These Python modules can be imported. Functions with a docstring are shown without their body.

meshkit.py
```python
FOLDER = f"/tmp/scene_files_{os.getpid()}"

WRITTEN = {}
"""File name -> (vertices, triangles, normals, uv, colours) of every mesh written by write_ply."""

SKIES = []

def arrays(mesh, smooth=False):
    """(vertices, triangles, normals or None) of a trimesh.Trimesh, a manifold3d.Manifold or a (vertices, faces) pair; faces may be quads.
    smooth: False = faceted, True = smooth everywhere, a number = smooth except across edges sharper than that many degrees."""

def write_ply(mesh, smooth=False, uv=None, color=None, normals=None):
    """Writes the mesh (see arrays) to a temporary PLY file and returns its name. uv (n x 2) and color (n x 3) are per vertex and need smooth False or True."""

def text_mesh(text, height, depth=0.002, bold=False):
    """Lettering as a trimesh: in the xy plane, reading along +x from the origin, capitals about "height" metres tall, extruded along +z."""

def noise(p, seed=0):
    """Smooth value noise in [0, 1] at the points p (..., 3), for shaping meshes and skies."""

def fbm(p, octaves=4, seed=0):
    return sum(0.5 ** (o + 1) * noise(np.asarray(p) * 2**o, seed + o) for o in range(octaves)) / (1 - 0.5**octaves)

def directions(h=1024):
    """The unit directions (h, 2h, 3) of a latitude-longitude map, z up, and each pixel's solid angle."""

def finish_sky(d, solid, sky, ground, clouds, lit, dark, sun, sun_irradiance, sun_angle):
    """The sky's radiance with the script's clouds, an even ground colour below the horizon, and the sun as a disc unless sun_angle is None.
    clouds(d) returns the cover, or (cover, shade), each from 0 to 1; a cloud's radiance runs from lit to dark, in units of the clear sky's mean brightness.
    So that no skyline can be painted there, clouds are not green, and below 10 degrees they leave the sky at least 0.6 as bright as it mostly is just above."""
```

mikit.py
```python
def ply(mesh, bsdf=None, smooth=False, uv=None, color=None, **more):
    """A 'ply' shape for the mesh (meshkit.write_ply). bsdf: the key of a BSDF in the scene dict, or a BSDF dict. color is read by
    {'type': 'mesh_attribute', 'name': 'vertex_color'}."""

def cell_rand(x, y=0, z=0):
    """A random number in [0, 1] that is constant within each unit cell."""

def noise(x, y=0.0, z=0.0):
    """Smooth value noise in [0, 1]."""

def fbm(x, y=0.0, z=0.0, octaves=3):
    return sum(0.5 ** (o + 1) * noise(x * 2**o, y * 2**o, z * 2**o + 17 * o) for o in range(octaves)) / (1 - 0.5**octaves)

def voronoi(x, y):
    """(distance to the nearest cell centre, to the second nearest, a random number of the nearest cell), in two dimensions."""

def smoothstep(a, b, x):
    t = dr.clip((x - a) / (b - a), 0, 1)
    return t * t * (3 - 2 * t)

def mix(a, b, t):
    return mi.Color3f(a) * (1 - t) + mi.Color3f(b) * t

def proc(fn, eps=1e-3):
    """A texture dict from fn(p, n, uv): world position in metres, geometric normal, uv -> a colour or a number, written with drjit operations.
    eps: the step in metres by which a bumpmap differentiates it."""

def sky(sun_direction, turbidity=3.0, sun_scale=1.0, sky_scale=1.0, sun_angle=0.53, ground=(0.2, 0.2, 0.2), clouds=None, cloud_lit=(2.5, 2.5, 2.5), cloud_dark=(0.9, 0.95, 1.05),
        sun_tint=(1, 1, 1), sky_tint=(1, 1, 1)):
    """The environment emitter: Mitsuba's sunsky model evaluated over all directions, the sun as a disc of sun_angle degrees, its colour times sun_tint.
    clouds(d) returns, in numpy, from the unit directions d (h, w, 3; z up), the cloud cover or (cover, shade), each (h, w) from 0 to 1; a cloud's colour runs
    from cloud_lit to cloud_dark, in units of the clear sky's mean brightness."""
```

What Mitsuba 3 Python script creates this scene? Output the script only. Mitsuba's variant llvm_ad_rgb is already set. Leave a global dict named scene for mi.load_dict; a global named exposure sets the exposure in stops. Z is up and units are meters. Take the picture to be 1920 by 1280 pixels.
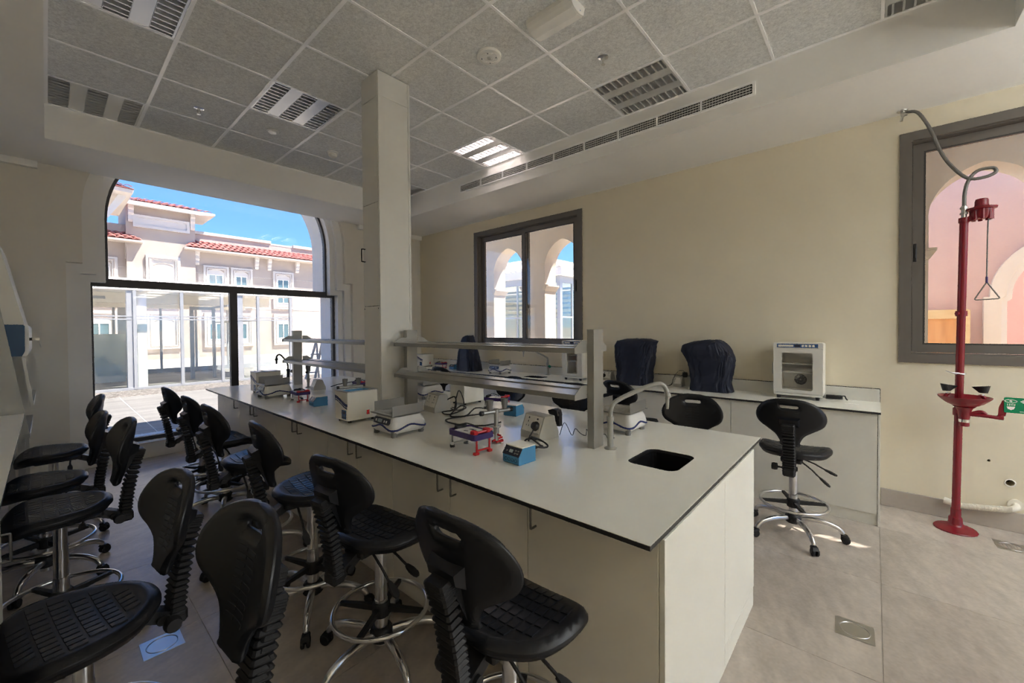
import math
import numpy as np
import trimesh
import manifold3d as m3
import shapely
from shapely.geometry import Polygon, Point, box as sbox
import mitsuba as mi
import drjit as dr
import mikit
import meshkit
from mikit import proc, fbm, noise, voronoi, cell_rand, smoothstep, mix

T = mi.ScalarTransform4f
PI = math.pi
rng = np.random.default_rng(7)
scene, labels = {}, {}

# ------------------------------------------------------------------ camera, sky, sun, exposure
YAW, PITCH, ROLL = (math.radians(a) for a in (48.8154, 0.9009, 0.4473))
fwd = np.array([math.sin(YAW) * math.cos(PITCH), math.cos(YAW) * math.cos(PITCH), -math.sin(PITCH)])
rgt = np.array([math.cos(YAW), -math.sin(YAW), 0.0])
dwn = np.cross(fwd, rgt)
rgt, dwn = math.cos(ROLL) * rgt + math.sin(ROLL) * dwn, -math.sin(ROLL) * rgt + math.cos(ROLL) * dwn
cam = np.eye(4)
cam[:3, 0], cam[:3, 1], cam[:3, 2], cam[:3, 3] = -rgt, -dwn, fwd, (0, 0, 1.56)
scene['camera'] = {'type': 'perspective', 'fov': 2 * math.degrees(math.atan(960 / 769.92)), 'fov_axis': 'x',
                   'principal_point_offset_x': -0.00335, 'principal_point_offset_y': 0.00988,
                   'near_clip': 0.05, 'far_clip': 400.0, 'to_world': T(cam.tolist())}
SUN = (0.55, -0.60, 1.35)
scene['sky'] = mikit.sky(SUN, turbidity=2.6, sun_scale=1.0, sky_scale=1.0, ground=(0.42, 0.38, 0.33), sky_tint=(0.33, 0.50, 0.70), sun_tint=(0.90, 0.98, 1.12))
exposure = 3.35
LAMP = 1.8          # radiance of the one glowing louvre light
REAR = 1.28          # radiance of the lit pendant lamps in the rear half of the room, behind the camera

# ------------------------------------------------------------------ helpers
def cat(*ms):
    ms = [m for q in ms for m in (q if isinstance(q, (list, tuple)) else [q])]
    return trimesh.util.concatenate(ms)

def man(m):
    d = m.to_mesh()
    return trimesh.Trimesh(np.array(d.vert_properties[:, :3], float), np.array(d.tri_verts), process=False)

def bx(x0, x1, y0, y1, z0, z1, c=0.0):
    """A box; c = chamfer of every edge."""
    lo, hi = np.minimum([x0, y0, z0], [x1, y1, z1]), np.maximum([x0, y0, z0], [x1, y1, z1])
    if c <= 0:
        b = trimesh.creation.box(extents=hi - lo)
        b.apply_translation((lo + hi) / 2)
        return b
    c = min(c, 0.45 * float((hi - lo).min()))
    pts = []
    for sx in (0, 1):
        for sy in (0, 1):
            for sz in (0, 1):
                for k in range(3):
                    p = np.where([sx, sy, sz], hi, lo).astype(float)
                    s = np.where([sx, sy, sz], -c, c)
                    s[k] = 0
                    pts.append(p + s)
    return man(m3.Manifold.hull_points(np.array(pts)))

def hullpts(pts):
    return man(m3.Manifold.hull_points(np.array(pts, float)))

def flipfix(m):
    if m.volume < 0:
        m.invert()
    return m

def prism(poly, axis, a0, a1):
    """Extrudes a 2-D outline (points, or a shapely polygon with holes) along an axis: 'x' takes (y, z), 'y' takes (x, z), 'z' takes (x, y)."""
    if not isinstance(poly, (Polygon, shapely.geometry.MultiPolygon)):
        poly = Polygon(poly)
    out = []
    for g in getattr(poly, 'geoms', [poly]):
        m = trimesh.creation.extrude_polygon(shapely.geometry.polygon.orient(g), abs(a1 - a0), engine='earcut')
        u, v, w = m.vertices.T.copy()
        w = w + min(a0, a1)
        m.vertices = np.stack({'x': (w, u, v), 'y': (u, w, v), 'z': (u, v, w)}[axis], 1)
        out.append(flipfix(m))
    return cat(out)

def tube(pts, r, sides=8, closed=False, caps=True):
    """A swept round tube along points; r is a number or one radius per point."""
    p = np.asarray(pts, float)
    n = len(p)
    r = np.broadcast_to(np.asarray(r, float), (n,))
    if closed:
        t = np.roll(p, -1, 0) - np.roll(p, 1, 0)
    else:
        t = np.gradient(p, axis=0)
    t /= np.linalg.norm(t, axis=1, keepdims=True) + 1e-12
    a = np.cross(t[0], [0, 0, 1] if abs(t[0][2]) < 0.9 else [1, 0, 0])
    a /= np.linalg.norm(a)
    A = []
    for k in range(n):
        a = a - t[k] * (a @ t[k])
        a /= np.linalg.norm(a) + 1e-12
        A.append(a)
    A = np.array(A)
    B = np.cross(t, A)
    ang = np.arange(sides) * 2 * PI / sides
    v = p[:, None] + r[:, None, None] * (np.cos(ang)[None, :, None] * A[:, None] + np.sin(ang)[None, :, None] * B[:, None])
    v = v.reshape(-1, 3)
    f = []
    for i in range(n if closed else n - 1):
        j = (i + 1) % n
        for k in range(sides):
            l = (k + 1) % sides
            f += [[i * sides + k, i * sides + l, j * sides + l], [i * sides + k, j * sides + l, j * sides + k]]
    if not closed and caps:
        c0, c1 = len(v), len(v) + 1
        v = np.vstack([v, p[:1], p[-1:]])
        for k in range(sides):
            l = (k + 1) % sides
            f += [[c0, l, k], [c1, (n - 1) * sides + k, (n - 1) * sides + l]]
    m = trimesh.Trimesh(v, f, process=False)
    return flipfix(m) if not closed else m

def arc(pts, k=6):
    """Smooths a polyline with a Catmull-Rom spline, k points per span."""
    p = np.asarray(pts, float)
    q = np.vstack([2 * p[0] - p[1], p, 2 * p[-1] - p[-2]])
    out = []
    for i in range(1, len(q) - 2):
        for s in np.arange(k) / k:
            a, b, c, d = q[i - 1], q[i], q[i + 1], q[i + 2]
            out.append(0.5 * (2 * b + (c - a) * s + (2 * a - 5 * b + 4 * c - d) * s * s + (3 * b - a - 3 * c + d) * s ** 3))
    return np.array(out + [p[-1]])

def lathe(profile, n=32, at=(0, 0, 0)):
    """(r, z) outline turned about z."""
    p = np.asarray(profile, float)
    ang = np.arange(n) * 2 * PI / n
    v = np.stack([p[:, None, 0] * np.cos(ang), p[:, None, 0] * np.sin(ang), np.broadcast_to(p[:, None, 1], (len(p), n))], -1).reshape(-1, 3)
    f = []
    for i in range(len(p) - 1):
        for k in range(n):
            l = (k + 1) % n
            f += [[i * n + k, i * n + l, (i + 1) * n + l], [i * n + k, (i + 1) * n + l, (i + 1) * n + k]]
    for i, s in ((0, 1), (len(p) - 1, -1)):
        if p[i, 0] > 1e-6:
            c = len(v)
            v = np.vstack([v, [[0, 0, p[i, 1]]]])
            for k in range(n):
                l = (k + 1) % n
                f.append([c, i * n + l, i * n + k] if s > 0 else [c, i * n + k, i * n + l])
    m = trimesh.Trimesh(v, f, process=True)
    m = flipfix(m)
    m.apply_translation(at)
    return m

def cyl(p0, p1, r, n=16):
    return tube([p0, p1], r, n)

def rot(m, axis, deg, about=(0, 0, 0)):
    m = m.copy()
    m.apply_transform(trimesh.transformations.rotation_matrix(math.radians(deg), axis, about))
    return m

def mv(m, x=0, y=0, z=0):
    m = m.copy()
    m.apply_translation((x, y, z))
    return m

def rrect(x0, x1, y0, y1, r, k=5):
    return sbox(x0 + r, y0 + r, x1 - r, y1 - r).buffer(r, quad_segs=k)

def text(s, h, depth=0.0008, bold=False):
    m = meshkit.text_mesh(s, h, depth, bold)
    m.apply_translation((-m.bounds[:, 0].mean(), -m.bounds[:, 1].mean(), 0))
    return m

def face_minus_x(m, x, y, z):
    """A mesh drawn in the xy plane, set upright so that it is read by someone looking along +x."""
    v = m.vertices
    m = m.copy()
    m.vertices = np.stack([x - v[:, 2], y - v[:, 0], z + v[:, 1]], 1)
    return flipfix(m)

def face_minus_y(m, x, y, z):
    v = m.vertices
    m = m.copy()
    m.vertices = np.stack([x + v[:, 0], y - v[:, 2], z + v[:, 1]], 1)
    return flipfix(m)

counts = {}
def fresh(key):
    c = counts.get(key, 0)
    counts[key] = c + 1
    return key if c == 0 else f'{key}_{c:03d}'

def put(key, mesh, mat=None, smooth=False, to=None):
    d = dict(mesh) if isinstance(mesh, dict) else mikit.ply(mesh, mat, smooth)
    if to is not None:
        d['to_world'] = to
    scene[key] = d
    return key

def part(parent, name, mesh, mat=None, smooth=False, to=None, label=None, kind=None):
    key = fresh(parent + '__' + name)
    put(key, mesh, mat, smooth, to)
    if label or kind:
        labels[key] = {}
        if label:
            labels[key]['label'] = label
        if kind:
            labels[key]['kind'] = kind
    return key

def thing(name, label, cat_, group=None, mesh=None, mat=None, smooth=False, to=None):
    key = fresh(name)
    labels[key] = {'label': label, 'category': cat_}
    if group:
        labels[key]['group'] = group
    if mesh is not None:
        put(key, mesh, mat, smooth, to)
    return key

def struct(name, mesh, mat, smooth=False, label=None):
    key = fresh(name)
    put(key, mesh, mat, smooth)
    labels[key] = {'kind': 'structure'}
    if label:
        labels[key]['label'] = label
    return key

# ------------------------------------------------------------------ materials
def rgb(*c):
    return {'type': 'rgb', 'value': list(c)}

def bsdf(name, color, rough=0.5, metallic=0.0, spec=0.5, **kw):
    c = color if isinstance(color, dict) else rgb(*color)
    scene[name] = {'type': 'twosided', 'bsdf': {'type': 'principled', 'base_color': c, 'roughness': rough, 'metallic': metallic, 'specular': spec, **kw}}
    return name

def diffuse(name, color):
    c = color if isinstance(color, dict) else rgb(*color)
    scene[name] = {'type': 'twosided', 'bsdf': {'type': 'diffuse', 'reflectance': c}}
    return name

def paint(c, amp=0.03, s=2.2):
    def fn(p, n, uv):
        a = fbm(p.x * s, p.y * s, p.z * s, 3) + 0.25 * noise(p.x * 60, p.y * 60, p.z * 60)
        return mi.Color3f(*c) * (1 + amp * 2 * (a - 0.62))
    return proc(fn)

diffuse('mat_wall', paint((0.73, 0.67, 0.53)))
diffuse('mat_wall_back', paint((0.72, 0.69, 0.62)))
diffuse('mat_reveal', paint((0.79, 0.78, 0.75)))
diffuse('mat_soffit', paint((0.87, 0.865, 0.835)))

def tile_fn(p, n, uv):
    a = noise(p.x * 150, p.y * 150, 3.0)
    b = fbm(p.x * 55, p.y * 55, 1.0, 2)
    c = fbm(p.x * 2.5, p.y * 2.5, 5.0, 2)
    return mi.Color3f(0.83, 0.84, 0.825) * (0.77 + 0.22 * a + 0.22 * (b - 0.5) + 0.1 * (c - 0.5))
diffuse('mat_ceiling_tile', proc(tile_fn))
bsdf('mat_tee', (0.93, 0.93, 0.93), 0.25, spec=1.0)

def floor_fn(p, n, uv):
    tone = cell_rand(p.x * 1.0823 - 0.568, p.y * 1.0823 + 0.0325, 2)
    a = fbm(p.x * 1.3 + 7 * tone, p.y * 3.0, tone * 9, 4)
    b = fbm(p.x * 9 + p.y * 4, p.y * 22 - p.x * 8, 2.0, 3)
    c = noise(p.x * 90, p.y * 90, 1.0)
    k = 0.80 + 0.34 * (a - 0.5) + 0.22 * (b - 0.5) + 0.08 * (c - 0.5) + 0.05 * (tone - 0.5)
    return mix((0.49, 0.425, 0.365), (0.53, 0.475, 0.42), a) * k
bsdf('mat_floor', proc(floor_fn), 0.25, spec=0.5)
bsdf('mat_grout', (0.36, 0.33, 0.295), 0.8)
bsdf('mat_baseboard', paint((0.40, 0.355, 0.31), 0.12, 5), 0.45)

bsdf('mat_worktop', paint((0.65, 0.645, 0.595), 0.02, 8), 0.17, spec=0.8)
bsdf('mat_black_edge', (0.018, 0.018, 0.02), 0.4)
bsdf('mat_cabinet', paint((0.69, 0.665, 0.60), 0.015, 6), 0.42, spec=0.4)
bsdf('mat_cabinet_pale', paint((0.68, 0.67, 0.61), 0.015, 6), 0.42, spec=0.4)
bsdf('mat_shadow_gap', (0.08, 0.076, 0.07), 0.7)
bsdf('mat_column', paint((0.64, 0.635, 0.60), 0.02, 6), 0.45, spec=0.35)
bsdf('mat_pu', (0.006, 0.007, 0.0095), 0.36, spec=0.4)
bsdf('mat_pu_pad', (0.007, 0.0085, 0.013), 0.28, spec=0.5)
bsdf('mat_black', (0.012, 0.012, 0.013), 0.45)
bsdf('mat_sink', (0.006, 0.006, 0.007), 0.5, spec=0.2)
bsdf('mat_rubber', (0.009, 0.009, 0.010), 0.5, spec=0.4)
bsdf('mat_chrome', (0.78, 0.78, 0.79), 0.09, metallic=1.0)
bsdf('mat_steel', (0.62, 0.61, 0.58), 0.28, metallic=1.0)
bsdf('mat_steel_dull', (0.46, 0.455, 0.43), 0.42, metallic=0.9)
bsdf('mat_handle', (0.20, 0.195, 0.185), 0.35, metallic=0.8)
bsdf('mat_hose', (0.20, 0.195, 0.185), 0.45, metallic=0.5)
bsdf('mat_tray', (0.36, 0.355, 0.335), 0.33, metallic=0.7)
bsdf('mat_incubator', (0.63, 0.62, 0.575), 0.38)
bsdf('mat_tap', (0.34, 0.34, 0.315), 0.35, metallic=0.2)
bsdf('mat_shelf', (0.31, 0.305, 0.28), 0.28, metallic=0.35, spec=0.7)
bsdf('mat_frame', (0.135, 0.122, 0.108), 0.42, spec=0.5)
bsdf('mat_frame_dark', (0.045, 0.042, 0.04), 0.45)
bsdf('mat_white_plastic', (0.80, 0.79, 0.75), 0.38)
bsdf('mat_grey_plastic', (0.45, 0.445, 0.41), 0.42)
bsdf('mat_cup', (0.17, 0.17, 0.165), 0.6)
bsdf('mat_device_white', (0.74, 0.72, 0.65), 0.35)
bsdf('mat_device_grey', (0.60, 0.59, 0.57), 0.35)
bsdf('mat_navy_stripe', (0.02, 0.028, 0.12), 0.4)
bsdf('mat_purple', (0.045, 0.025, 0.13), 0.35)
bsdf('mat_panel_dark', (0.028, 0.03, 0.045), 0.3)
bsdf('mat_blue_panel', (0.03, 0.085, 0.22), 0.35)
bsdf('mat_blue', (0.05, 0.215, 0.40), 0.4)
bsdf('mat_blue_dark', (0.02, 0.075, 0.16), 0.4)
bsdf('mat_red_paint', (0.19, 0.006, 0.014), 0.25, spec=0.6)
bsdf('mat_red', (0.50, 0.02, 0.025), 0.35)
bsdf('mat_green', (0.0, 0.22, 0.09), 0.4)
bsdf('mat_green_valve', (0.03, 0.22, 0.14), 0.4)
bsdf('mat_sign_white', (0.82, 0.83, 0.80), 0.5)
bsdf('mat_lcd', (0.34, 0.40, 0.42), 0.25)
bsdf('mat_blue_liner', (0.12, 0.33, 0.52), 0.3)
bsdf('mat_pvc', (0.76, 0.72, 0.62), 0.45)
bsdf('mat_hole', (0.004, 0.004, 0.004), 0.9)
bsdf('mat_louvre', (0.72, 0.72, 0.71), 0.25, metallic=0.7)
bsdf('mat_louvre_dark', (0.10, 0.10, 0.10), 0.5)
bsdf('mat_paper', (0.85, 0.84, 0.80), 0.6)

def cloth_fn(p, n, uv):
    a = fbm(p.x * 14, p.y * 14, p.z * 14, 3)
    return mix((0.008, 0.011, 0.024), (0.018, 0.023, 0.044), a)
bsdf('mat_cover', proc(cloth_fn), 0.5, spec=0.4)

# outside
diffuse('mat_plaster', paint((0.46, 0.405, 0.37), 0.05, 1.2))
diffuse('mat_facade_pale', paint((0.56, 0.525, 0.49), 0.03, 1.2))
diffuse('mat_facade_white', paint((0.66, 0.64, 0.62), 0.02, 1.2))
diffuse('mat_plaster_pale', paint((0.84, 0.80, 0.72), 0.03, 1.2))
diffuse('mat_plaster_white', paint((0.86, 0.84, 0.80), 0.02, 1.2))
diffuse('mat_pink', paint((0.72, 0.545, 0.515), 0.05, 1.5))
diffuse('mat_arcade', paint((0.74, 0.68, 0.58), 0.03, 1.5))
def roof_fn(p, n, uv):
    r = cell_rand(p.x * 3.2, p.y * 4.0, p.z * 4)
    return mix((0.30, 0.095, 0.085), (0.42, 0.17, 0.155), r)
bsdf('mat_roof_tile', proc(roof_fn), 0.7)
bsdf('mat_roof_pale', (0.80, 0.77, 0.72), 0.7)
def paving_fn(p, n, uv):
    a = fbm(p.x * 1.0, p.y * 7.0, 0.0, 3)
    r = cell_rand(p.x * 1.0, p.y * 1.0, 4)
    return mi.Color3f(0.20, 0.195, 0.185) * (0.75 + 0.3 * a + 0.12 * (r - 0.5))
bsdf('mat_paving', proc(paving_fn), 0.6)
def gravel_fn(p, n, uv):
    a, b, c = voronoi(p.x * 16, p.y * 16)
    return mix((0.14, 0.13, 0.12), (0.32, 0.30, 0.28), c) * (0.55 + 0.6 * smoothstep(0.0, 0.5, b - a))
diffuse('mat_gravel', proc(gravel_fn))
diffuse('mat_sand', paint((0.66, 0.60, 0.52), 0.15, 0.5))
bsdf('mat_alu', (0.42, 0.44, 0.47), 0.4, metallic=0.3)
bsdf('mat_wood', proc(lambda p, n, uv: mix((0.62, 0.30, 0.12), (0.75, 0.42, 0.19), fbm(p.y * 14, p.z * 2, 0.0, 3))), 0.6)
bsdf('mat_timber', proc(lambda p, n, uv: mix((0.70, 0.52, 0.27), (0.80, 0.64, 0.38), fbm(p.y * 3, p.z * 20, 0.0, 3))), 0.6)
bsdf('mat_win_blue', (0.12, 0.20, 0.24), 0.15)
bsdf('mat_board_green', (0.45, 0.50, 0.48), 0.6)
bsdf('mat_walk', (0.74, 0.68, 0.58), 0.7)
scene['mat_glass'] = {'type': 'thindielectric', 'int_ior': 1.5}
scene['mat_glass_tint'] = {'type': 'thindielectric', 'int_ior': 1.5, 'specular_transmittance': rgb(0.84, 0.90, 0.89)}
scene['mat_clear'] = {'type': 'thindielectric', 'int_ior': 1.45}

# ------------------------------------------------------------------ the room shell
XR, YB, XL, YR = 4.774, 6.60, -0.79, -5.5          # right, back (arched window), left and rear wall faces
ZS, ZC = 3.33, 3.655                                # plaster soffit, tile ceiling
RX0, RX1, RY0, RY1 = 0.02, 3.82, -0.62, 5.715       # the recess that holds the tile ceiling

def tile_mesh(x0, x1, y0, y1, z0, z1, c=0.0015):
    return bx(x0, x1, y0, y1, z0, z1, c)

floor = struct('floor', bx(XL - 0.1, XR + 0.2, YR - 0.1, YB + 0.3, -0.12, -0.003), 'mat_grout')
S = 0.924
for i in range(-2, 6):
    for j in range(-6, 8):
        x0, x1, y0, y1 = 0.525 + S * i, 0.525 + S * (i + 1), -0.035 + S * j, -0.035 + S * (j + 1)
        x0, x1, y0, y1 = max(x0, XL), min(x1, XR), max(y0, YR), min(y1, YB)
        if x1 - x0 > 0.02 and y1 - y0 > 0.02:
            part(floor, 'tile', tile_mesh(x0 + 0.001, x1 - 0.001, y0 + 0.001, y1 - 0.001, -0.02, 0.0, 0.001), 'mat_floor')

W1 = (2.966, 5.078, 1.247, 3.162)                   # y0, y1, z0, z1 of the windows in the right wall
W2 = (-2.262, -0.152, 1.247, 3.162)
W4 = (-5.1, -3.0, 1.247, 3.162)
wall = sbox(YR, 0, YB + 0.8, 4.2)
for (a, b, c, d) in (W1, W2, W4):
    wall = wall.difference(sbox(a + 0.03, c + 0.03, b - 0.03, d - 0.03))
wall = wall.difference(Point(-0.775, 0.363).buffer(0.024)).difference(Point(-0.668, 0.511).buffer(0.009))
wr = struct('wall_right', prism(wall, 'x', XR, XR + 0.20), 'mat_wall')
part(wr, 'pipe_hole', cyl((XR + 0.12, -0.775, 0.363), (XR + 0.13, -0.775, 0.363), 0.03), 'mat_hole', label='dark open pipe hole in the wall')
part(wr, 'pipe_collar', cat(tube([(XR - 0.002, -0.775 + 0.026 * math.cos(t), 0.363 + 0.026 * math.sin(t)) for t in np.arange(24) * PI / 12], 0.004, 6, closed=True)), 'mat_white_plastic')
part(wr, 'drill_hole', cyl((XR + 0.04, -0.668, 0.511), (XR + 0.05, -0.668, 0.511), 0.012), 'mat_hole')

# the arched opening of the back wall, in steps
CX, HW_LOW, HW_UP, Z_STEP, Z_SPR = 1.777, 1.434, 1.308, 2.13, 2.87
def opening(d, bottom):
    low = sbox(CX - HW_LOW - d, bottom, CX + HW_LOW + d, Z_STEP + d)
    up = sbox(CX - HW_UP - d, Z_STEP, CX + HW_UP + d, Z_SPR).union(Point(CX, Z_SPR).buffer(HW_UP + d, quad_segs=24))
    return low.union(up)
full = sbox(-7.0, 0, XR + 0.001, 4.85)
Z_SILL = 0.183
wb = struct('wall_back', prism(sbox(XL - 0.1, 0, XR + 0.001, 4.2).difference(opening(0.19, -1)), 'y', YB, YB + 0.07), 'mat_wall_back')
part(wb, 'arch_step', prism(sbox(XL - 0.1, 0, XR + 0.001, 4.2).difference(opening(0.08, -1)), 'y', YB + 0.07, YB + 0.14), 'mat_reveal')
part(wb, 'arch_reveal', prism(full.difference(opening(0.0, Z_SILL)), 'y', YB + 0.14, YB + 0.80), 'mat_reveal')
struct('wall_left', bx(XL - 0.12, XL, YR - 0.1, YB + 0.06, 0, 4.2), 'mat_wall')
rear = sbox(XL - 0.1, 0, XR + 0.19, 4.2).difference(sbox(2.1, 0.1, 4.6, 3.2))
struct('wall_rear', prism(rear, 'y', YR - 0.12, YR), 'mat_wall')
bb = struct('baseboard_right', bx(XR - 0.014, XR - 0.0005, YR, -0.045, 0.0, 0.148, 0.003), 'mat_baseboard')
struct('trim_1', cat(bx(XL, -0.03, YB - 0.06, YB - 0.0005, 3.262, ZS), bx(3.50, XR - 0.0005, YB - 0.06, YB - 0.0005, 3.252, ZS)), 'mat_soffit', label='plaster drop at the top corners of the arched wall')

# ceiling: plaster soffit ring around a recess, tiles on a grid of tees in the recess
ring = sbox(XL - 0.05, YR - 0.05, XR + 0.05, YB + 0.03).difference(sbox(RX0, RY0, RX1, RY1))
ceil = struct('ceiling', prism(ring, 'z', ZS, 3.74), 'mat_soffit')
part(ceil, 'roof_slab', bx(XL - 0.12, XR + 0.3, YR - 0.12, YB + 0.8, 3.76, 4.2), 'mat_plaster_pale')
GX = [RX0 + (RX1 - RX0) * i / 6 for i in range(7)]
GY = [RY1 - 0.6385 * j for j in range(10)] + [RY0]
LIGHTS = [(0, 0), (0, 3), (2, 2), (5, 0), (5, 3), (5, 6), (5, 9)]
for i in range(6):
    for j in range(10):
        if (i, j) in LIGHTS:
            continue
        y1, y0 = GY[j], GY[j + 1]
        part(ceil, 'tile', bx(GX[i] + 0.004, GX[i + 1] - 0.004, y0 + 0.004, y1 - 0.004, ZC + 0.001, ZC + 0.016), 'mat_ceiling_tile')
for i in range(7):
    w = 0.012
    x = min(max(GX[i], RX0 + w), RX1 - w)
    part(ceil, 'grid_rail', bx(x - w, x + w, RY0 + 0.0005, RY1 - 0.0005, ZC - 0.006, ZC + 0.0005), 'mat_tee')
for j in range(11):
    for i in range(6):
        w = 0.0095
        y = min(max(GY[j], RY0 + w), RY1 - w)
        part(ceil, 'grid_rail', bx(GX[i] + 0.0125, GX[i + 1] - 0.0125, y - w, y + w, ZC - 0.005, ZC + 0.0005), 'mat_tee')

# ------------------------------------------------------------------ windows
def slider(name, W, split, sash_left_back=True):
    """A two-leaf sliding window: y is the far-near axis; the far leaf sits one track further out."""
    y0, y1, z0, z1 = W
    x = XR
    hole = lambda a, b, c, d, t: sbox(a, c, b, d).difference(sbox(a + t, c + t, b - t, d - t))
    fr = struct(name, cat(prism(hole(y0, y1, z0, z1, 0.072), 'x', x - 0.016, x + 0.014), prism(hole(y0 + 0.03, y1 - 0.03, z0 + 0.03, z1 - 0.03, 0.05), 'x', x + 0.014, x + 0.16)), 'mat_frame')
    for (a, b, dx) in ((split - 0.03, y1 - 0.085, 0.075), (y0 + 0.085, split + 0.062, 0.028)):
        s = part(fr, 'sash', prism(hole(a, b, z0 + 0.085, z1 - 0.085, 0.074), 'x', x + dx, x + dx + 0.04), 'mat_frame')
        part(s, 'pane', bx(x + dx + 0.019, x + dx + 0.0195, a + 0.074, b - 0.074, z0 + 0.159, z1 - 0.159), 'mat_glass')
        part(s, 'gasket', prism(hole(a + 0.066, b - 0.066, z0 + 0.151, z1 - 0.151, 0.012), 'x', x + dx - 0.001, x + dx + 0.002), 'mat_frame_dark')
    return fr
w1 = slider('window_1', W1, 4.0)
part(w1, 'latch', cat(bx(XR + 0.019, XR + 0.028, 3.079, 3.099, 2.06, 2.22, 0.004), bx(XR + 0.012, XR + 0.02, 3.083, 3.095, 2.10, 2.17, 0.003)), 'mat_black')
w2 = slider('window_2', W2, -1.22)
part(w2, 'latch', cat(bx(XR + 0.019, XR + 0.029, -0.262, -0.240, 2.09, 2.24, 0.004), bx(XR + 0.012, XR + 0.02, -0.257, -0.245, 2.12, 2.20, 0.003)), 'mat_black')
slider('window_4', W4, -4.0)

YF = 6.86
O = opening(0.0, Z_SILL)
inner = unary = None
lowL = sbox(CX - HW_LOW + 0.022, Z_SILL + 0.06, 1.718, 2.093)
lowR = sbox(1.808, Z_SILL + 0.06, CX + HW_LOW - 0.04, 2.093)
up = opening(-0.03, Z_SILL).intersection(sbox(-1, 2.185, 6, 4.3))
w3 = struct('window_3', prism(O.difference(lowL).difference(lowR).difference(up), 'y', YF, YF + 0.07), 'mat_frame_dark')
for g in (lowL, lowR, up):
    part(w3, 'pane', prism(g.buffer(0.004), 'y', YF + 0.034, YF + 0.0345), 'mat_glass')
part(w3, 'sill', bx(CX - HW_LOW, CX + HW_LOW, YB + 0.12, YF, Z_SILL - 0.0, Z_SILL + 0.012, 0.003), 'mat_wall_back')

hole = sbox(2.1, 0.1, 4.6, 3.2)
w5 = struct('window_5', prism(hole.difference(sbox(2.16, 0.16, 3.32, 3.14)).difference(sbox(3.38, 0.16, 4.54, 3.14)), 'y', YR - 0.08, YR - 0.02), 'mat_frame')
part(w5, 'pane', bx(2.16, 3.32, YR - 0.05, YR - 0.0495, 0.16, 3.14), 'mat_glass')
part(w5, 'pane', bx(3.38, 4.54, YR - 0.05, YR - 0.0495, 0.16, 3.14), 'mat_glass')

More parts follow.
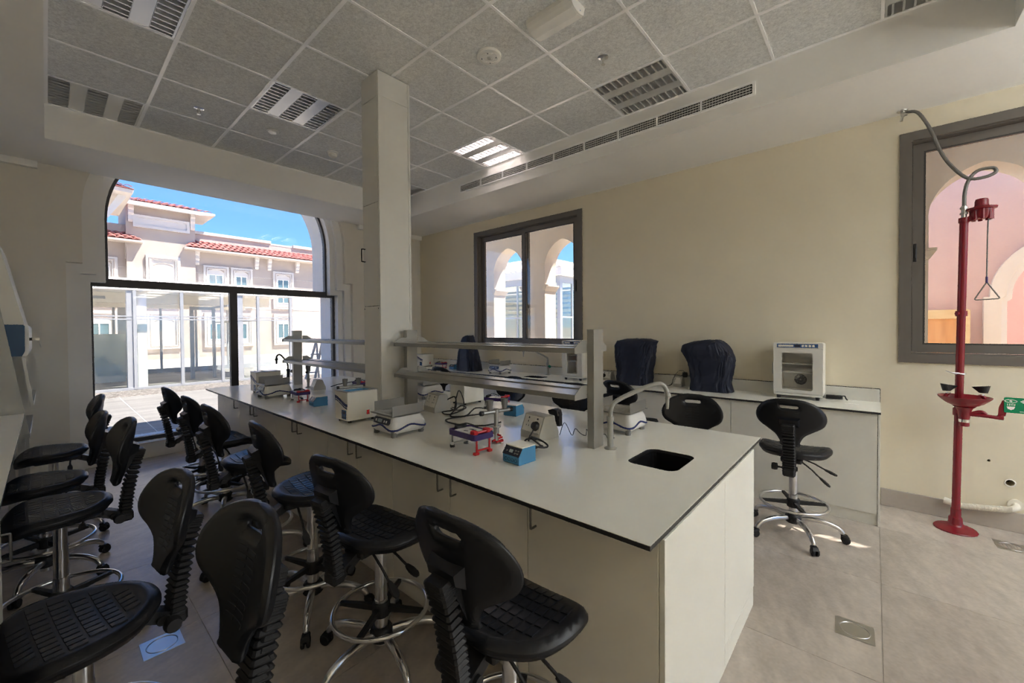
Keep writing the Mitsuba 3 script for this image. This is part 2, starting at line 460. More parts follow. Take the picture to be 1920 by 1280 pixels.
# ------------------------------------------------------------------ ceiling fittings
CEIL_LIGHT = {
    (0, 0): 'louvred ceiling light in the far left corner of the tile grid, beside the left bulkhead',
    (0, 3): 'louvred ceiling light cut off by the top edge of the photo at upper left',
    (2, 2): 'louvred ceiling light mostly hidden behind the tall column',
    (5, 0): 'small distant louvred ceiling light just right of the tall column by the air grille',
    (5, 3): 'glowing louvred ceiling light, the only one shining pinkish white',
    (5, 6): 'unlit louvred ceiling light above the air grille, next to a sprinkler',
    (5, 9): 'louvred ceiling light cut off by the top edge of the photo at upper right',
}
scene['mat_tube_off'] = {'type': 'twosided', 'bsdf': {'type': 'principled', 'base_color': rgb(0.75, 0.75, 0.73), 'roughness': 0.4}}
for (i, j) in LIGHTS:
    x0, x1, y0, y1 = GX[i] + 0.013, GX[i + 1] - 0.013, GY[j + 1] + 0.011, GY[j] - 0.011
    t = thing('ceiling_light', CEIL_LIGHT[(i, j)], 'ceiling light', 'louvred ceiling lights')
    z = ZC - 0.002
    W = x1 - x0
    b = 0.012
    sw = (W - 2 * b) * 0.215
    pw = (W - 2 * b - 3 * sw) / 2
    part(t, 'frame', prism(sbox(x0, y0, x1, y1).difference(sbox(x0 + b, y0 + b, x1 - b, y1 - b)), 'z', z, z + 0.02), 'mat_louvre')
    part(t, 'housing', cat(bx(x0 + 0.002, x1 - 0.002, y0 + 0.002, y1 - 0.002, z + 0.085, z + 0.088)), 'mat_louvre')
    for k in range(3):
        a = x0 + b + k * (sw + pw)
        blades = [bx(a, a + 0.0015, y0 + b, y1 - b, z, z + 0.07), bx(a + sw - 0.0015, a + sw, y0 + b, y1 - b, z, z + 0.07)]
        n = 10
        for q in range(n):
            yy = y0 + b + (y1 - y0 - 2 * b) * (q + 0.5) / n
            blades.append(hullpts([(a + 0.001, yy - 0.006, z + 0.002), (a + 0.001, yy + 0.006, z + 0.002), (a + sw - 0.001, yy - 0.006, z + 0.002), (a + sw - 0.001, yy + 0.006, z + 0.002),
                                   (a + 0.001, yy - 0.001, z + 0.036), (a + 0.001, yy + 0.001, z + 0.036), (a + sw - 0.001, yy - 0.001, z + 0.036), (a + sw - 0.001, yy + 0.001, z + 0.036)]))
        lv = part(t, 'louvre', cat(blades), 'mat_louvre')
        tk = part(lv, 'tube', cyl((a + sw / 2, y0 + b + 0.01, z + 0.058), (a + sw / 2, y1 - b - 0.01, z + 0.058), 0.008, 10), 'mat_tube_off', smooth=60)
        if (i, j) == (5, 3):
            scene[tk]['emitter'] = {'type': 'area', 'radiance': rgb(LAMP * 1.0, LAMP * 0.86, LAMP * 0.84)}
        if k < 2:
            part(t, 'panel', bx(a + sw + 0.002, a + sw + pw - 0.002, y0 + b, y1 - b, z + 0.002, z + 0.006), 'mat_louvre')

t = thing('smoke_detector', 'round white ceiling disc with concentric rings and four screws, right of the column', 'detector')
part(t, 'base', lathe([(0.0, 0), (0.093, 0), (0.095, -0.006), (0.092, -0.02), (0.085, -0.024), (0.0, -0.024)], 40, (2.271, 2.234, ZC)), 'mat_white_plastic', smooth=40)
for r in (0.065, 0.048, 0.03):
    part(t, 'ring', tube([(2.271 + r * math.cos(a), 2.234 + r * math.sin(a), ZC - 0.025) for a in np.arange(32) * PI / 16], 0.0035, 6, closed=True), 'mat_white_plastic', smooth=True)
part(t, 'boss', lathe([(0, -0.024), (0.016, -0.024), (0.014, -0.031), (0, -0.031)], 20, (2.271, 2.234, ZC)), 'mat_grey_plastic', smooth=40)
for a in range(4):
    part(t, 'screw', cyl((2.271 + 0.055 * math.cos(a * PI / 2 + 0.6), 2.234 + 0.055 * math.sin(a * PI / 2 + 0.6), ZC - 0.0285), (2.271 + 0.055 * math.cos(a * PI / 2 + 0.6), 2.234 + 0.055 * math.sin(a * PI / 2 + 0.6), ZC - 0.024), 0.004, 8), 'mat_panel_dark')

t = thing('emergency_light', 'white wedge-shaped emergency light box at the top edge of the ceiling', 'emergency light')
bodyp = [(2.19, ZC), (2.19, ZC - 0.025), (2.225, ZC - 0.062), (2.285, ZC - 0.075), (2.345, ZC - 0.062), (2.362, ZC)]
part(t, 'housing', prism(bodyp, 'y', 1.44, 1.80), 'mat_white_plastic')
part(t, 'diffuser', mv(prism([(2.205, ZC - 0.04), (2.225, ZC - 0.064), (2.285, ZC - 0.077), (2.345, ZC - 0.064), (2.352, ZC - 0.04)], 'y', 1.45, 1.79), 0, 0, -0.001), 'mat_paper')
part(t, 'mark', bx(2.30, 2.305, 1.438, 1.44, ZC - 0.052, ZC - 0.046), 'mat_blue')

for (x, y, l) in ((2.879, 1.593, 'chrome sprinkler in a round plate beside the unlit louvred light on the right'), (0.984, 4.802, 'chrome sprinkler in a round plate near the far left ceiling light')):
    t = thing('sprinkler', l, 'sprinkler', 'ceiling sprinklers')
    part(t, 'plate', lathe([(0, 0), (0.04, 0), (0.041, -0.004), (0.03, -0.009), (0.014, -0.01), (0, -0.01)], 28, (x, y, ZC)), 'mat_chrome', smooth=40)
    part(t, 'head', cat(lathe([(0, -0.01), (0.011, -0.01), (0.009, -0.03), (0.005, -0.045), (0, -0.045)], 16, (x, y, ZC)), tube([(x - 0.012, y, ZC - 0.02), (x - 0.013, y, ZC - 0.04), (x, y, ZC - 0.055)], 0.003, 6), tube([(x + 0.012, y, ZC - 0.02), (x + 0.013, y, ZC - 0.04), (x, y, ZC - 0.055)], 0.003, 6)), 'mat_steel', smooth=40)
    part(t, 'deflector', lathe([(0, -0.054), (0.016, -0.055), (0.016, -0.058), (0, -0.058)], 16, (x, y, ZC)), 'mat_steel', smooth=30)
t = thing('ceiling_sensor', 'flat round white sensor with a bright cap on a far ceiling tile', 'sensor')
part(t, 'base', lathe([(0, 0), (0.058, 0), (0.06, -0.006), (0.05, -0.014), (0, -0.014)], 28, (1.603, 4.772, ZC)), 'mat_white_plastic', smooth=40)
part(t, 'cap', lathe([(0, -0.014), (0.042, -0.014), (0.034, -0.026), (0, -0.03)], 24, (1.603, 4.772, ZC)), 'mat_tee', smooth=40)
t = thing('heat_detector', 'stepped white detector with a rounded cap on a ceiling tile left of the column', 'detector')
part(t, 'base', lathe([(0, 0), (0.06, 0), (0.06, -0.012), (0.05, -0.022), (0, -0.022)], 28, (2.264, 4.822, ZC)), 'mat_white_plastic', smooth=40)
part(t, 'cap', lathe([(0, -0.022), (0.046, -0.022), (0.05, -0.035), (0.04, -0.056), (0.018, -0.066), (0, -0.066)], 28, (2.264, 4.822, ZC)), 'mat_device_white', smooth=40)

# lit pendant lamps in the rear half of the room, shining up and down
k = 0
for x in (2.2, 3.7):
    for y in (-2.2, -3.4, -4.6):
        t = thing('pendant_lamp', f"lit pendant lamp in the rear of the room, {'first' if y > -3 else 'second' if y > -4 else 'third'} from the bulkhead, {'right wall row' if x > 3 else 'middle row'}", 'ceiling light', 'lit pendant lamps at the rear')
        zl = 2.72
        part(t, 'housing', prism(sbox(x - 0.27, y - 0.47, x + 0.27, y + 0.47).difference(sbox(x - 0.25, y - 0.45, x + 0.25, y + 0.45)), 'z', zl - 0.03, zl + 0.03), 'mat_tee')
        for (dx, dy) in ((-0.2, -0.4), (0.2, -0.4), (-0.2, 0.4), (0.2, 0.4)):
            part(t, 'rod', cyl((x + dx * 1.3, y + dy, zl + 0.03), (x + dx * 1.3, y + dy, ZS - 0.0005), 0.004, 8), 'mat_steel')
        for (zz, s, e, nm) in ((zl - 0.015, -1, 0.62, 'diffuser'), (zl + 0.015, 1, 1.25, 'uplight')):
            q = [(x - 0.25, y - 0.45, zz), (x + 0.25, y - 0.45, zz), (x + 0.25, y + 0.45, zz), (x - 0.25, y + 0.45, zz)]
            d = mikit.ply(trimesh.Trimesh(q, [(0, 1, 2), (0, 2, 3)] if s > 0 else [(0, 2, 1), (0, 3, 2)], process=False), 'mat_paper')
            d['emitter'] = {'type': 'area', 'radiance': rgb(REAR * 0.95 * e, REAR * 0.995 * e, REAR * 1.03 * e)}
            part(t, nm, d)

# the long air grille in the bulkhead: nine framed sections with fins
gx = RX1
t = thing('air_grille', 'long white air grille of equal louvred sections along the bulkhead', 'vent')
part(t, 'frame', prism(sbox(0.735, 3.436, 4.345, 3.548).difference(sbox(0.757, 3.452, 4.323, 3.532)), 'x', gx - 0.012, gx - 0.0005), 'mat_tee')
part(t, 'backing', bx(gx - 0.0009, gx - 0.0004, 0.75, 4.33, 3.445, 3.54), 'mat_hole')
n = 9
y0 = 0.757
w = (4.323 - 0.757) / n
for k in range(n):
    a, b = y0 + k * w, y0 + (k + 1) * w
    fins = [bx(gx - 0.011, gx - 0.003, a + 0.006, b - 0.006, zz - 0.0034, zz + 0.0034) for zz in (3.4705, 3.492, 3.5135)]
    fins += [bx(gx - 0.007, gx - 0.002, yy - 0.002, yy + 0.002, 3.452, 3.532) for yy in np.arange(a + 0.022, b - 0.008, 0.0235)]
    s = part(t, 'section', cat(fins), 'mat_device_grey')
for k in range(1, n):
    part(t, 'divider', bx(gx - 0.012, gx - 0.001, y0 + k * w - 0.008, y0 + k * w + 0.008, 3.45, 3.534), 'mat_tee')

# ------------------------------------------------------------------ benches
ZT = 0.892
def worktop(name, label, poly, z=ZT, group=None):
    t = thing(name, label, 'worktop')
    part(t, 'surface', prism(poly, 'z', z - 0.0022, z), 'mat_worktop')
    part(t, 'core', prism(poly.buffer(-0.0004), 'z', z - 0.018, z - 0.0022), 'mat_black_edge')
    return t

def d_handle(parent, x, y, z0, z1, out=-1, axis='x', mat='mat_handle'):
    """A bent-bar pull handle standing off a door."""
    o = 0.034 * out
    p = arc([(x, y, z1), (x + o * 0.85, y, z1), (x + o, y, z1 - 0.01), (x + o, y, z0 + 0.01), (x + o * 0.85, y, z0), (x, y, z0)], 3)
    return part(parent, 'handle', tube(p, 0.0045, 8), mat, smooth=50)

def cabinet(label, x0, x1, y0, y1, doors, side, group, z1=0.872, z0=0.10, handles=(), mat='mat_cabinet', plinth=0.07, sunk=None):
    """A base unit; side = the x of the door face; doors = y edges."""
    t = thing('base_cabinet', label, 'cabinet', group)
    s = -1 if abs(side - x0) < abs(side - x1) else 1
    body = bx(x0 + (0.02 if s < 0 else 0), x1 - (0.02 if s > 0 else 0), y0, y1, z0, z1)
    if sunk:                                        # hollow below a sink
        a, b, c, d = sunk
        body = prism(sbox(x0 + (0.02 if s < 0 else 0), y0, x1 - (0.02 if s > 0 else 0), y1).difference(sbox(a, c, b, d)), 'z', z0, z1)
    part(t, 'body', body, 'mat_shadow_gap')
    part(t, 'plinth', bx(x0 + (plinth if s < 0 else 0.01), x1 - (plinth if s > 0 else 0.01), y0, y1, 0.0, z0 - 0.001), mat)
    for k in range(len(doors) - 1):
        a, b = doors[k] + 0.002, doors[k + 1] - 0.002
        d = part(t, 'door', bx(side, side - s * 0.019, a, b, z0, z1, 0.0015), mat)
        for (hy, h0, h1) in handles:
            if a <= hy <= b:
                d_handle(d, side, hy, h0, h1, s)
    return t

isl = sbox(1.204, 0.513, 2.819, 5.82).difference(rrect(1.889, 2.196, 0.686, 0.936, 0.05))
worktop('island_worktop', 'long pale grey island worktop with black edge and a sink cut-out', isl)
LW = [0.57, 1.58, 2.09, 2.91, 3.92, 4.93, 5.74]
DR = [[0.525, 1.08], [1.08, 1.58, 2.09], [2.09, 2.495, 2.91], [2.91, 3.41, 3.92], [3.92, 4.42, 4.93], [4.93, 5.45, 5.74]]
HD = [1.035, 1.53, 1.63, 2.44, 2.55, 3.36, 3.46, 4.37, 4.47, 4.98]
NM = ['beige island cabinet at the corner nearest the camera, behind the nearest stool', 'beige two-door island cabinet behind the two nearest island stools',
      'narrow beige island cabinet with two doors, third from the near end of the island', 'beige island cabinet with two doors, fourth from the near end, beside the water bath',
      'beige island cabinet with two doors, fifth from the near end, below the far shaker', 'beige island cabinet at the far end of the island by the arched window']
for k, dr_ in enumerate(DR):
    cabinet(NM[k], 1.30, 1.94, dr_[0], dr_[-1], dr_, 1.30, 'island base cabinets', handles=[(y, 0.755, 0.855) for y in HD], sunk=(1.885, 2.2, 0.68, 0.94) if k == 0 else None)
RD = [[0.525, 1.5, 2.5], [2.5, 3.5, 4.5], [4.5, 5.74]]
for k, dr_ in enumerate(RD):
    cabinet(['beige cabinet on the wall side of the island, near part, under the sink', 'beige cabinet on the wall side of the island, middle part', 'beige cabinet on the wall side of the island, far part by the arched window'][k],
            1.96, 2.60, dr_[0], dr_[-1], dr_, 2.60, 'wall-side island cabinets', sunk=(1.885, 2.2, 0.68, 0.94) if k == 0 else None)
t = thing('end_panel', 'pale beige end panel of the island facing the camera, made of two boards', 'panel')
part(t, 'board', bx(1.302, 2.006, 0.506, 0.5245, 0.0, 0.873, 0.0015), 'mat_cabinet_pale')
part(t, 'board', bx(2.009, 2.60, 0.506, 0.5245, 0.10, 0.873, 0.0015), 'mat_cabinet_pale')
part(t, 'kick_board', bx(2.009, 2.585, 0.506, 0.5245, 0.0, 0.099), 'mat_cabinet_pale')

def sink(label, x0, x1, y0, y1, depth=0.20):
    t = thing('sink', label, 'sink')
    o, i = rrect(x0 + 0.001, x1 - 0.001, y0 + 0.001, y1 - 0.001, 0.05), rrect(x0 + 0.014, x1 - 0.014, y0 + 0.014, y1 - 0.014, 0.045)
    part(t, 'bowl', cat(prism(o.difference(i), 'z', ZT - depth, ZT - 0.012), prism(o, 'z', ZT - depth - 0.01, ZT - depth)), 'mat_sink')
    part(t, 'drain', lathe([(0, 0), (0.03, 0), (0.032, 0.004), (0.018, 0.005), (0.0, 0.002)], 20, ((x0 + x1) / 2, (y0 + y1) / 2, ZT - depth)), 'mat_rubber')
    return t
sink('black rectangular sink bowl set flush into the near end of the island worktop', 1.889, 2.196, 0.686, 0.936, 0.24)
sink('small black sink bowl in the wall worktop below the window', 4.318, 4.520, 3.345, 3.66, 0.24)

wallp = sbox(4.205, -0.040, XR - 0.001, YB - 0.001).difference(rrect(4.318, 4.520, 3.345, 3.66, 0.05))
worktop('wall_worktop', 'long pale grey worktop with black edge along the right wall', wallp)
t = thing('splashback', 'low grey splashback with a dark top edge running along the right wall worktop', 'splashback')
part(t, 'board', bx(XR - 0.014, XR - 0.0005, -0.037, YB - 0.001, ZT, 1.006), 'mat_worktop')
part(t, 'edge', cat(bx(XR - 0.0145, XR - 0.0005, -0.039, YB - 0.001, 1.006, 1.010), bx(XR - 0.0145, XR - 0.0005, -0.040, -0.037, ZT, 1.006)), 'mat_black_edge')
ye = [-0.022, 1.016, 2.05, 3.08, 4.1, 5.1, 5.9, YB - 0.002]
LB = ['beige wall cabinet panel below the incubator at the near end of the wall bench', 'beige wall cabinet below the rightmost covered microscope', 'beige wall cabinet below the middle covered microscope',
      'beige wall cabinet below the small wall sink', 'beige wall cabinet below the shaker on the wall bench', 'beige wall cabinet below the tall draped cover', 'beige wall cabinet in the far corner by the arched window']
for k in range(len(ye) - 1):
    cabinet(LB[k], 4.225, XR - 0.002, ye[k], ye[k + 1], [ye[k], ye[k + 1]] if k in (0, 1) else [ye[k], (ye[k] + ye[k + 1]) / 2, ye[k + 1]], 4.225, 'cabinets under the wall worktop', plinth=0.012, z0=0.09, z1=0.873, sunk=(4.31, 4.53, 3.34, 3.67) if k == 3 else None, mat='mat_cabinet_pale')
t = thing('bench_end_panel', 'narrow pale end board closing the near end of the wall bench', 'panel')
part(t, 'board', bx(4.222, XR - 0.002, -0.036, -0.0225, 0.0, 0.873, 0.0015), 'mat_cabinet_pale')

t = worktop('left_worktop', 'pale grey worktop at the left edge with stools pushed up to it', sbox(XL + 0.001, -1.6, -0.128, 5.25))
cabinet('beige cabinet with a steel handle below the left worktop', XL + 0.002, -0.142, 2.24, 2.80, [2.24, 2.80], -0.142, 'left bench cabinets', handles=[(2.60, 0.645, 0.755)], plinth=0.16, z0=0.11)
t = thing('bench_leg_frame', 'grey steel leg frame under the far end of the left worktop', 'frame')
part(t, 'leg', bx(-0.22, -0.18, 5.16, 5.20, 0, ZT - 0.018), 'mat_grey_plastic')
part(t, 'leg', bx(-0.74, -0.70, 5.16, 5.20, 0, ZT - 0.018), 'mat_grey_plastic')
part(t, 'rail', bx(-0.70, -0.22, 5.16, 5.20, 0.80, 0.84), 'mat_grey_plastic')

# the cabinet with the sloping front beyond the left bench
t = thing('safety_cabinet', 'white safety cabinet with sloping front and blue side cap at the left edge', 'safety cabinet')
ya, yb = 5.30, 6.45
part(t, 'hood', prism([(-0.70, 1.36), (-0.30, 1.36), (-0.118, 1.625), (-0.245, 2.30), (-0.70, 2.30)], 'y', ya + 0.03, yb), 'mat_device_white')
part(t, 'side_cap', prism([(-0.40, 1.36), (-0.135, 1.36), (-0.118, 1.40), (-0.116, 1.61), (-0.125, 1.622), (-0.40, 1.622)], 'y', ya + 0.01, ya + 0.03), 'mat_blue_dark', label='dark blue side cap')
f = part(t, 'control_panel', prism([(-0.30, 1.362), (-0.108, 1.362), (-0.095, 1.40), (-0.095, 1.60), (-0.108, 1.622), (-0.30, 1.622)], 'y', ya + 0.031, yb), 'mat_white_plastic')
lk = part(f, 'key_lock', cyl((-0.095, ya + 0.08, 1.50), (-0.078, ya + 0.08, 1.50), 0.012, 14), 'mat_black', smooth=40)
part(f, 'key', cat(bx(-0.078, -0.045, ya + 0.079, ya + 0.081, 1.496, 1.504), bx(-0.06, -0.035, ya + 0.078, ya + 0.082, 1.485, 1.512, 0.003), tube([(-0.04, ya + 0.08, 1.49), (-0.035, ya + 0.07, 1.46), (-0.03, ya + 0.075, 1.43), (-0.04, ya + 0.08, 1.45)], 0.003, 6)), 'mat_steel')
part(t, 'side_wall', prism([(-0.70, 0.68), (-0.099, 0.675), (-0.246, 1.80), (-0.262, 1.90), (-0.70, 1.90)], 'y', ya - 0.012, ya + 0.008), 'mat_grey_plastic')
part(t, 'sash', prism([(-0.135, 1.355), (-0.12, 1.355), (-0.078, 0.945), (-0.094, 0.945)], 'y', ya + 0.03, yb), 'mat_glass_tint')
part(t, 'sash_frame', cat(prism([(-0.137, 1.355), (-0.12, 1.355), (-0.077, 0.945), (-0.096, 0.945)], 'y', ya + 0.01, ya + 0.03), prism([(-0.101, 0.97), (-0.077, 0.97), (-0.077, 0.94), (-0.101, 0.94)], 'y', ya + 0.03, yb)), 'mat_steel_dull')
part(t, 'back_panel', bx(-0.70, -0.68, ya + 0.01, yb, 0.7, 1.36), 'mat_device_white')
part(t, 'base_tray', bx(-0.70, -0.10, ya + 0.009, yb, 0.68, 0.72, 0.003), 'mat_steel_dull')
for (lx, ly) in ((-0.15, ya + 0.03), (-0.15, yb - 0.05), (-0.68, ya + 0.03), (-0.68, yb - 0.05)):
    part(t, 'leg', bx(lx - 0.02, lx + 0.02, ly - 0.02, ly + 0.02, 0, 0.68), 'mat_grey_plastic')

# ------------------------------------------------------------------ the boxed service column on the island
t = thing('service_column', 'tall square beige service column standing on the island up to the ceiling', 'column')
X0, X1, Y0, Y1 = 1.787, 2.088, 3.012, 3.272
part(t, 'core', bx(X0 + 0.006, X1 - 0.006, Y0 + 0.006, Y1 - 0.006, ZT, ZC - 0.007), 'mat_shadow_gap')
ZJ = [ZT + 0.0005, 1.753, 2.597, 3.446, ZC - 0.007]
for k in range(4):
    d = part(t, 'side_door' if k in (1, 2) else 'side_panel', bx(X0, X0 + 0.006, Y0 + 0.022, Y1, ZJ[k] + 0.002, ZJ[k + 1] - 0.002, 0.001), 'mat_column')
    if k == 1:
        d_handle(d, X0, 3.24, 2.13, 2.235, -1, mat='mat_black')
    if k == 0:
        for yy in (Y0 + 0.03, Y1 - 0.012):
            part(d, 'screw', cyl((X0 - 0.0015, yy, 1.732), (X0, yy, 1.732), 0.006, 10), 'mat_panel_dark')
for (za, zb) in ((ZJ[0], ZJ[3]), (ZJ[3], ZJ[4])):
    part(t, 'front_panel', bx(X0 + 0.002, X1 - 0.024, Y0, Y0 + 0.006, za + 0.001, zb - 0.001, 0.001), 'mat_column')
    part(t, 'back_panel', bx(X0 + 0.002, X1 - 0.002, Y1 - 0.006, Y1, za + 0.001, zb - 0.001, 0.001), 'mat_column')
    part(t, 'far_panel', bx(X1 - 0.006, X1, Y0 + 0.012, Y1, za + 0.001, zb - 0.001, 0.001), 'mat_column')
part(t, 'corner_post', bx(X0, X0 + 0.018, Y0 + 0.001, Y0 + 0.020, ZT, ZC - 0.007, 0.002), 'mat_column')
part(t, 'corner_post', bx(X1 - 0.021, X1, Y0 + 0.001, Y0 + 0.012, ZT, ZC - 0.007, 0.002), 'mat_column')

# ------------------------------------------------------------------ reagent shelves on the island
def reagent_shelf(label, ya, yb, ca, cb, xc=2.02, post_b=True):
    t = thing('reagent_shelf', label, 'shelf unit', 'double shelf units on the island')
    for yy in ((ca, cb) if post_b else (ca,)):
        part(t, 'post', bx(xc - 0.048, xc + 0.055, yy - 0.022, yy + 0.022, ZT, 1.551, 0.002), 'mat_shelf')
    for (zb_, zt_, zp) in ((1.423, 1.452, 1.490), (1.172, 1.201, 1.243)):
        s = part(t, 'shelf', cat(bx(xc - 0.165, xc - 0.049, ya, yb, zb_, zt_, 0.002), bx(xc + 0.056, xc + 0.165, ya, yb, zb_, zt_, 0.002)), 'mat_shelf')
        part(s, 'middle_board', bx(xc - 0.049, xc + 0.056, ya + 0.03, yb - 0.03, zb_ + 0.012, zt_ - 0.006), 'mat_shelf')
        for yy in (ya, yb - 0.003):
            prof = [(xc - 0.172, zb_ - 0.002), (xc - 0.172, zt_ - 0.002), (xc - 0.105, zp), (xc - 0.05, zp), (xc - 0.05, zb_ - 0.002)]
            prof2 = [(xc + 0.057, zb_ - 0.002), (xc + 0.057, zp), (xc + 0.112, zp), (xc + 0.172, zt_ - 0.002), (xc + 0.172, zb_ - 0.002)]
            for p in (prof, prof2):
                b = part(s, 'bracket', prism(p, 'y', yy - 0.0005, yy + 0.0035), 'mat_shelf')
        for dx in (-0.02, 0.015):
            part(s, 'screw', cyl((xc + dx, yb + 0.0165, zp - 0.03), (xc + dx, yb + 0.019, zp - 0.03), 0.004, 8), 'mat_panel_dark')
    return t
reagent_shelf('near grey two-level shelf unit on posts along the middle of the island', 1.20, 2.925, 1.178, 2.947)
reagent_shelf('far grey two-level shelf unit on posts behind the column, before the arched window', 3.40, 5.31, 3.42, 5.332)

# ------------------------------------------------------------------ the stools
def outline(pts):
    return Polygon(arc(list(pts) + [pts[0]], 6)[:-1]).buffer(0)

def pillow(poly, thick, fn, edge, mesh_len):
    """A padded slab: extrudes an outline, rounds it off over a rim of width edge, then bends it by fn(u, v, w) -> xyz."""
    m = prism(poly, 'z', -thick / 2, thick / 2)
    d = m3.Manifold(m3.Mesh(np.array(m.vertices, np.float32), np.array(m.faces, np.uint32)))
    if d.is_empty():
        q = trimesh.Trimesh(m.vertices, m.faces, process=True)
        d = m3.Manifold(m3.Mesh(np.array(q.vertices, np.float32), np.array(q.faces, np.uint32)))
    d = d.refine_to_length(mesh_len)
    q = man(d)
    v = np.array(q.vertices)
    dist = shapely.distance(poly.boundary, shapely.points(v[:, :2]))
    k = np.clip(dist / edge, 0, 1)
    v[:, 2] *= 0.25 + 0.75 * np.sqrt(np.clip(1 - (1 - k) ** 2, 0, 1))
    q.vertices = fn(v[:, 0], v[:, 1], v[:, 2])
    return flipfix(q)

SEAT_Z = 0.652
def seat_surf(x, y):
    """Height of the seat's middle surface: raised rear corners, waterfall front."""
    return SEAT_Z - 0.032 + 0.020 * (y / 0.23) ** 2 - 0.028 * np.clip((x - 0.08) / 0.11, 0, 1.3) ** 2 + 0.020 * np.clip((-x - 0.06) / 0.12, 0, 1.2) ** 1.5
so = outline([(0.195, 0.0), (0.185, 0.13), (0.140, 0.212), (0.06, 0.232), (-0.03, 0.218), (-0.11, 0.175), (-0.168, 0.10), (-0.188, 0.04), (-0.188, -0.04), (-0.168, -0.10), (-0.11, -0.175), (-0.03, -0.218), (0.06, -0.232), (0.140, -0.212), (0.185, -0.13)])
seat_mesh = pillow(so, 0.058, lambda u, v, w: np.stack([u, v, seat_surf(u, v) + w], 1), 0.03, 0.02)
pads = []
px, py = 0.047, 0.034
for i in range(-3, 4):
    for j in range(-6, 7):
        cx, cy = i * px - 0.012, j * py
        c = [(cx + sx * (px / 2 - 0.0035), cy + sy * (py / 2 - 0.003)) for sx in (-1, 1) for sy in (-1, 1)]
        if not all(so.buffer(-0.036).contains(Point(p)) for p in c):
            continue
        pts = []
        for (a, b) in c:
            zt = float(seat_surf(a, b)) + 0.029
            pts += [(a, b, zt - 0.006), (cx + (a - cx) * 0.93, cy + (b - cy) * 0.92, zt + 0.0035)]
        pads.append(hullpts(pts))
pads_mesh = cat(pads)

BZ0, BZ1 = 0.705, 1.052
bo = outline([(0.0, 1.052), (0.075, 1.047), (0.15, 1.018), (0.198, 0.965), (0.212, 0.912), (0.192, 0.862), (0.135, 0.822), (0.088, 0.788), (0.062, 0.742), (0.052, 0.708), (-0.052, 0.708), (-0.062, 0.742), (-0.088, 0.788), (-0.135, 0.822), (-0.192, 0.862), (-0.212, 0.912), (-0.198, 0.965), (-0.15, 1.018), (-0.075, 1.047)])
slot = rrect(-0.056, 0.056, 0.983, 1.006, 0.011, 3)
def back_x(y, z):
    return -0.200 - 0.075 * np.clip((z - 0.70) / 0.35, 0, 1) ** 1.2 + 0.055 * (y / 0.21) ** 2 - 0.012 * np.sin(np.clip((z - 0.7) / 0.35, 0, 1) * PI)
back_mesh = pillow(bo.difference(slot), 0.036, lambda u, v, w: np.stack([back_x(u, v) - w * 0.97, u, v], 1), 0.02, 0.016)
ribs = []
for (ys, za, zb) in ((0.0, 0.775, 0.955),):
    for k, zz in enumerate(np.linspace(0.79, 0.945, 9)):
        for (a, b) in ((-0.05, -0.003), (0.003, 0.05)):
            pts = []
            for yy in (a, b):
                for z_ in (zz - 0.0065, zz + 0.0065):
                    x_ = float(back_x(yy, z_)) + 0.0175
                    pts += [(x_ - 0.004, yy, z_), (x_ + 0.0012, yy * 0.97, zz + (z_ - zz) * 0.7)]
            ribs.append(hullpts(pts))
ribs_mesh = cat(ribs)
# rear boss that carries the backrest, the ribbed sleeve and the knee joint
boss_mesh = cat(hullpts([(float(back_x(y, z)) - 0.012 - d, y * s, z) for (y, z, d, s) in ((-0.07, 0.925, 0.0, 1), (0.07, 0.925, 0.0, 1), (-0.055, 0.905, 0.036, 1), (0.055, 0.905, 0.036, 1), (-0.055, 0.875, 0.036, 1), (0.055, 0.875, 0.036, 1), (-0.06, 0.845, 0, 1), (0.06, 0.845, 0, 1))]),
                hullpts([(float(back_x(0, z)) - 0.01 - d, y, z) for (y, z, d) in ((-0.04, 0.86, 0.034), (0.04, 0.86, 0.034), (-0.04, 0.86, 0), (0.04, 0.86, 0), (-0.035, 0.73, 0.004), (0.035, 0.73, 0.004))]))
sp = arc([(-0.236, 0, 0.535), (-0.245, 0, 0.62), (-0.262, 0, 0.72), (-0.287, 0, 0.83), (-0.298, 0, 0.872)], 8)
rings = []
nr = 20
for k in range(nr):
    q = k / (nr - 1) * (len(sp) - 1)
    i = min(int(q), len(sp) - 2)
    c = sp[i] + (sp[i + 1] - sp[i]) * (q - i)
    tdir = sp[i + 1] - sp[i]
    tdir /= np.linalg.norm(tdir)
    nx = np.array([tdir[2], 0, -tdir[0]])
    big, small, h = (0.041, 0.026), (0.033, 0.020), 0.0088
    pts = []
    for (dz, (a, b)) in ((-h, small), (-0.001, big), (0.001, big), (h, small)):
        for sx in (-1, 1):
            for sy in (-1, 1):
                pts += [c + tdir * dz + nx * b * sx + np.array([0, a * 0.82 * sy, 0]), c + tdir * dz + nx * b * 0.75 * sx + np.array([0, a * sy, 0])]
    rings.append(hullpts(pts))
sleeve_mesh = cat(rings)
joint_mesh = cat(bx(-0.268, -0.208, -0.038, 0.038, 0.500, 0.552, 0.010), hullpts([(-0.215, -0.032, 0.515), (-0.215, 0.032, 0.515), (-0.215, -0.032, 0.560), (-0.215, 0.032, 0.560), (-0.13, -0.032, 0.560), (-0.13, 0.032, 0.560), (-0.13, -0.032, 0.605), (-0.13, 0.032, 0.605)]),
                 bx(-0.15, 0.10, -0.065, 0.065, 0.568, 0.604, 0.008), cyl((-0.19, -0.045, 0.545), (-0.19, 0.045, 0.545), 0.016, 12))
knob_mesh = cat(cyl((-0.205, 0.03, 0.545), (-0.205, 0.085, 0.545), 0.007, 8), lathe([(0, -0.018), (0.020, -0.018), (0.024, -0.008), (0.024, 0.008), (0.020, 0.018), (0, 0.018)], 12))
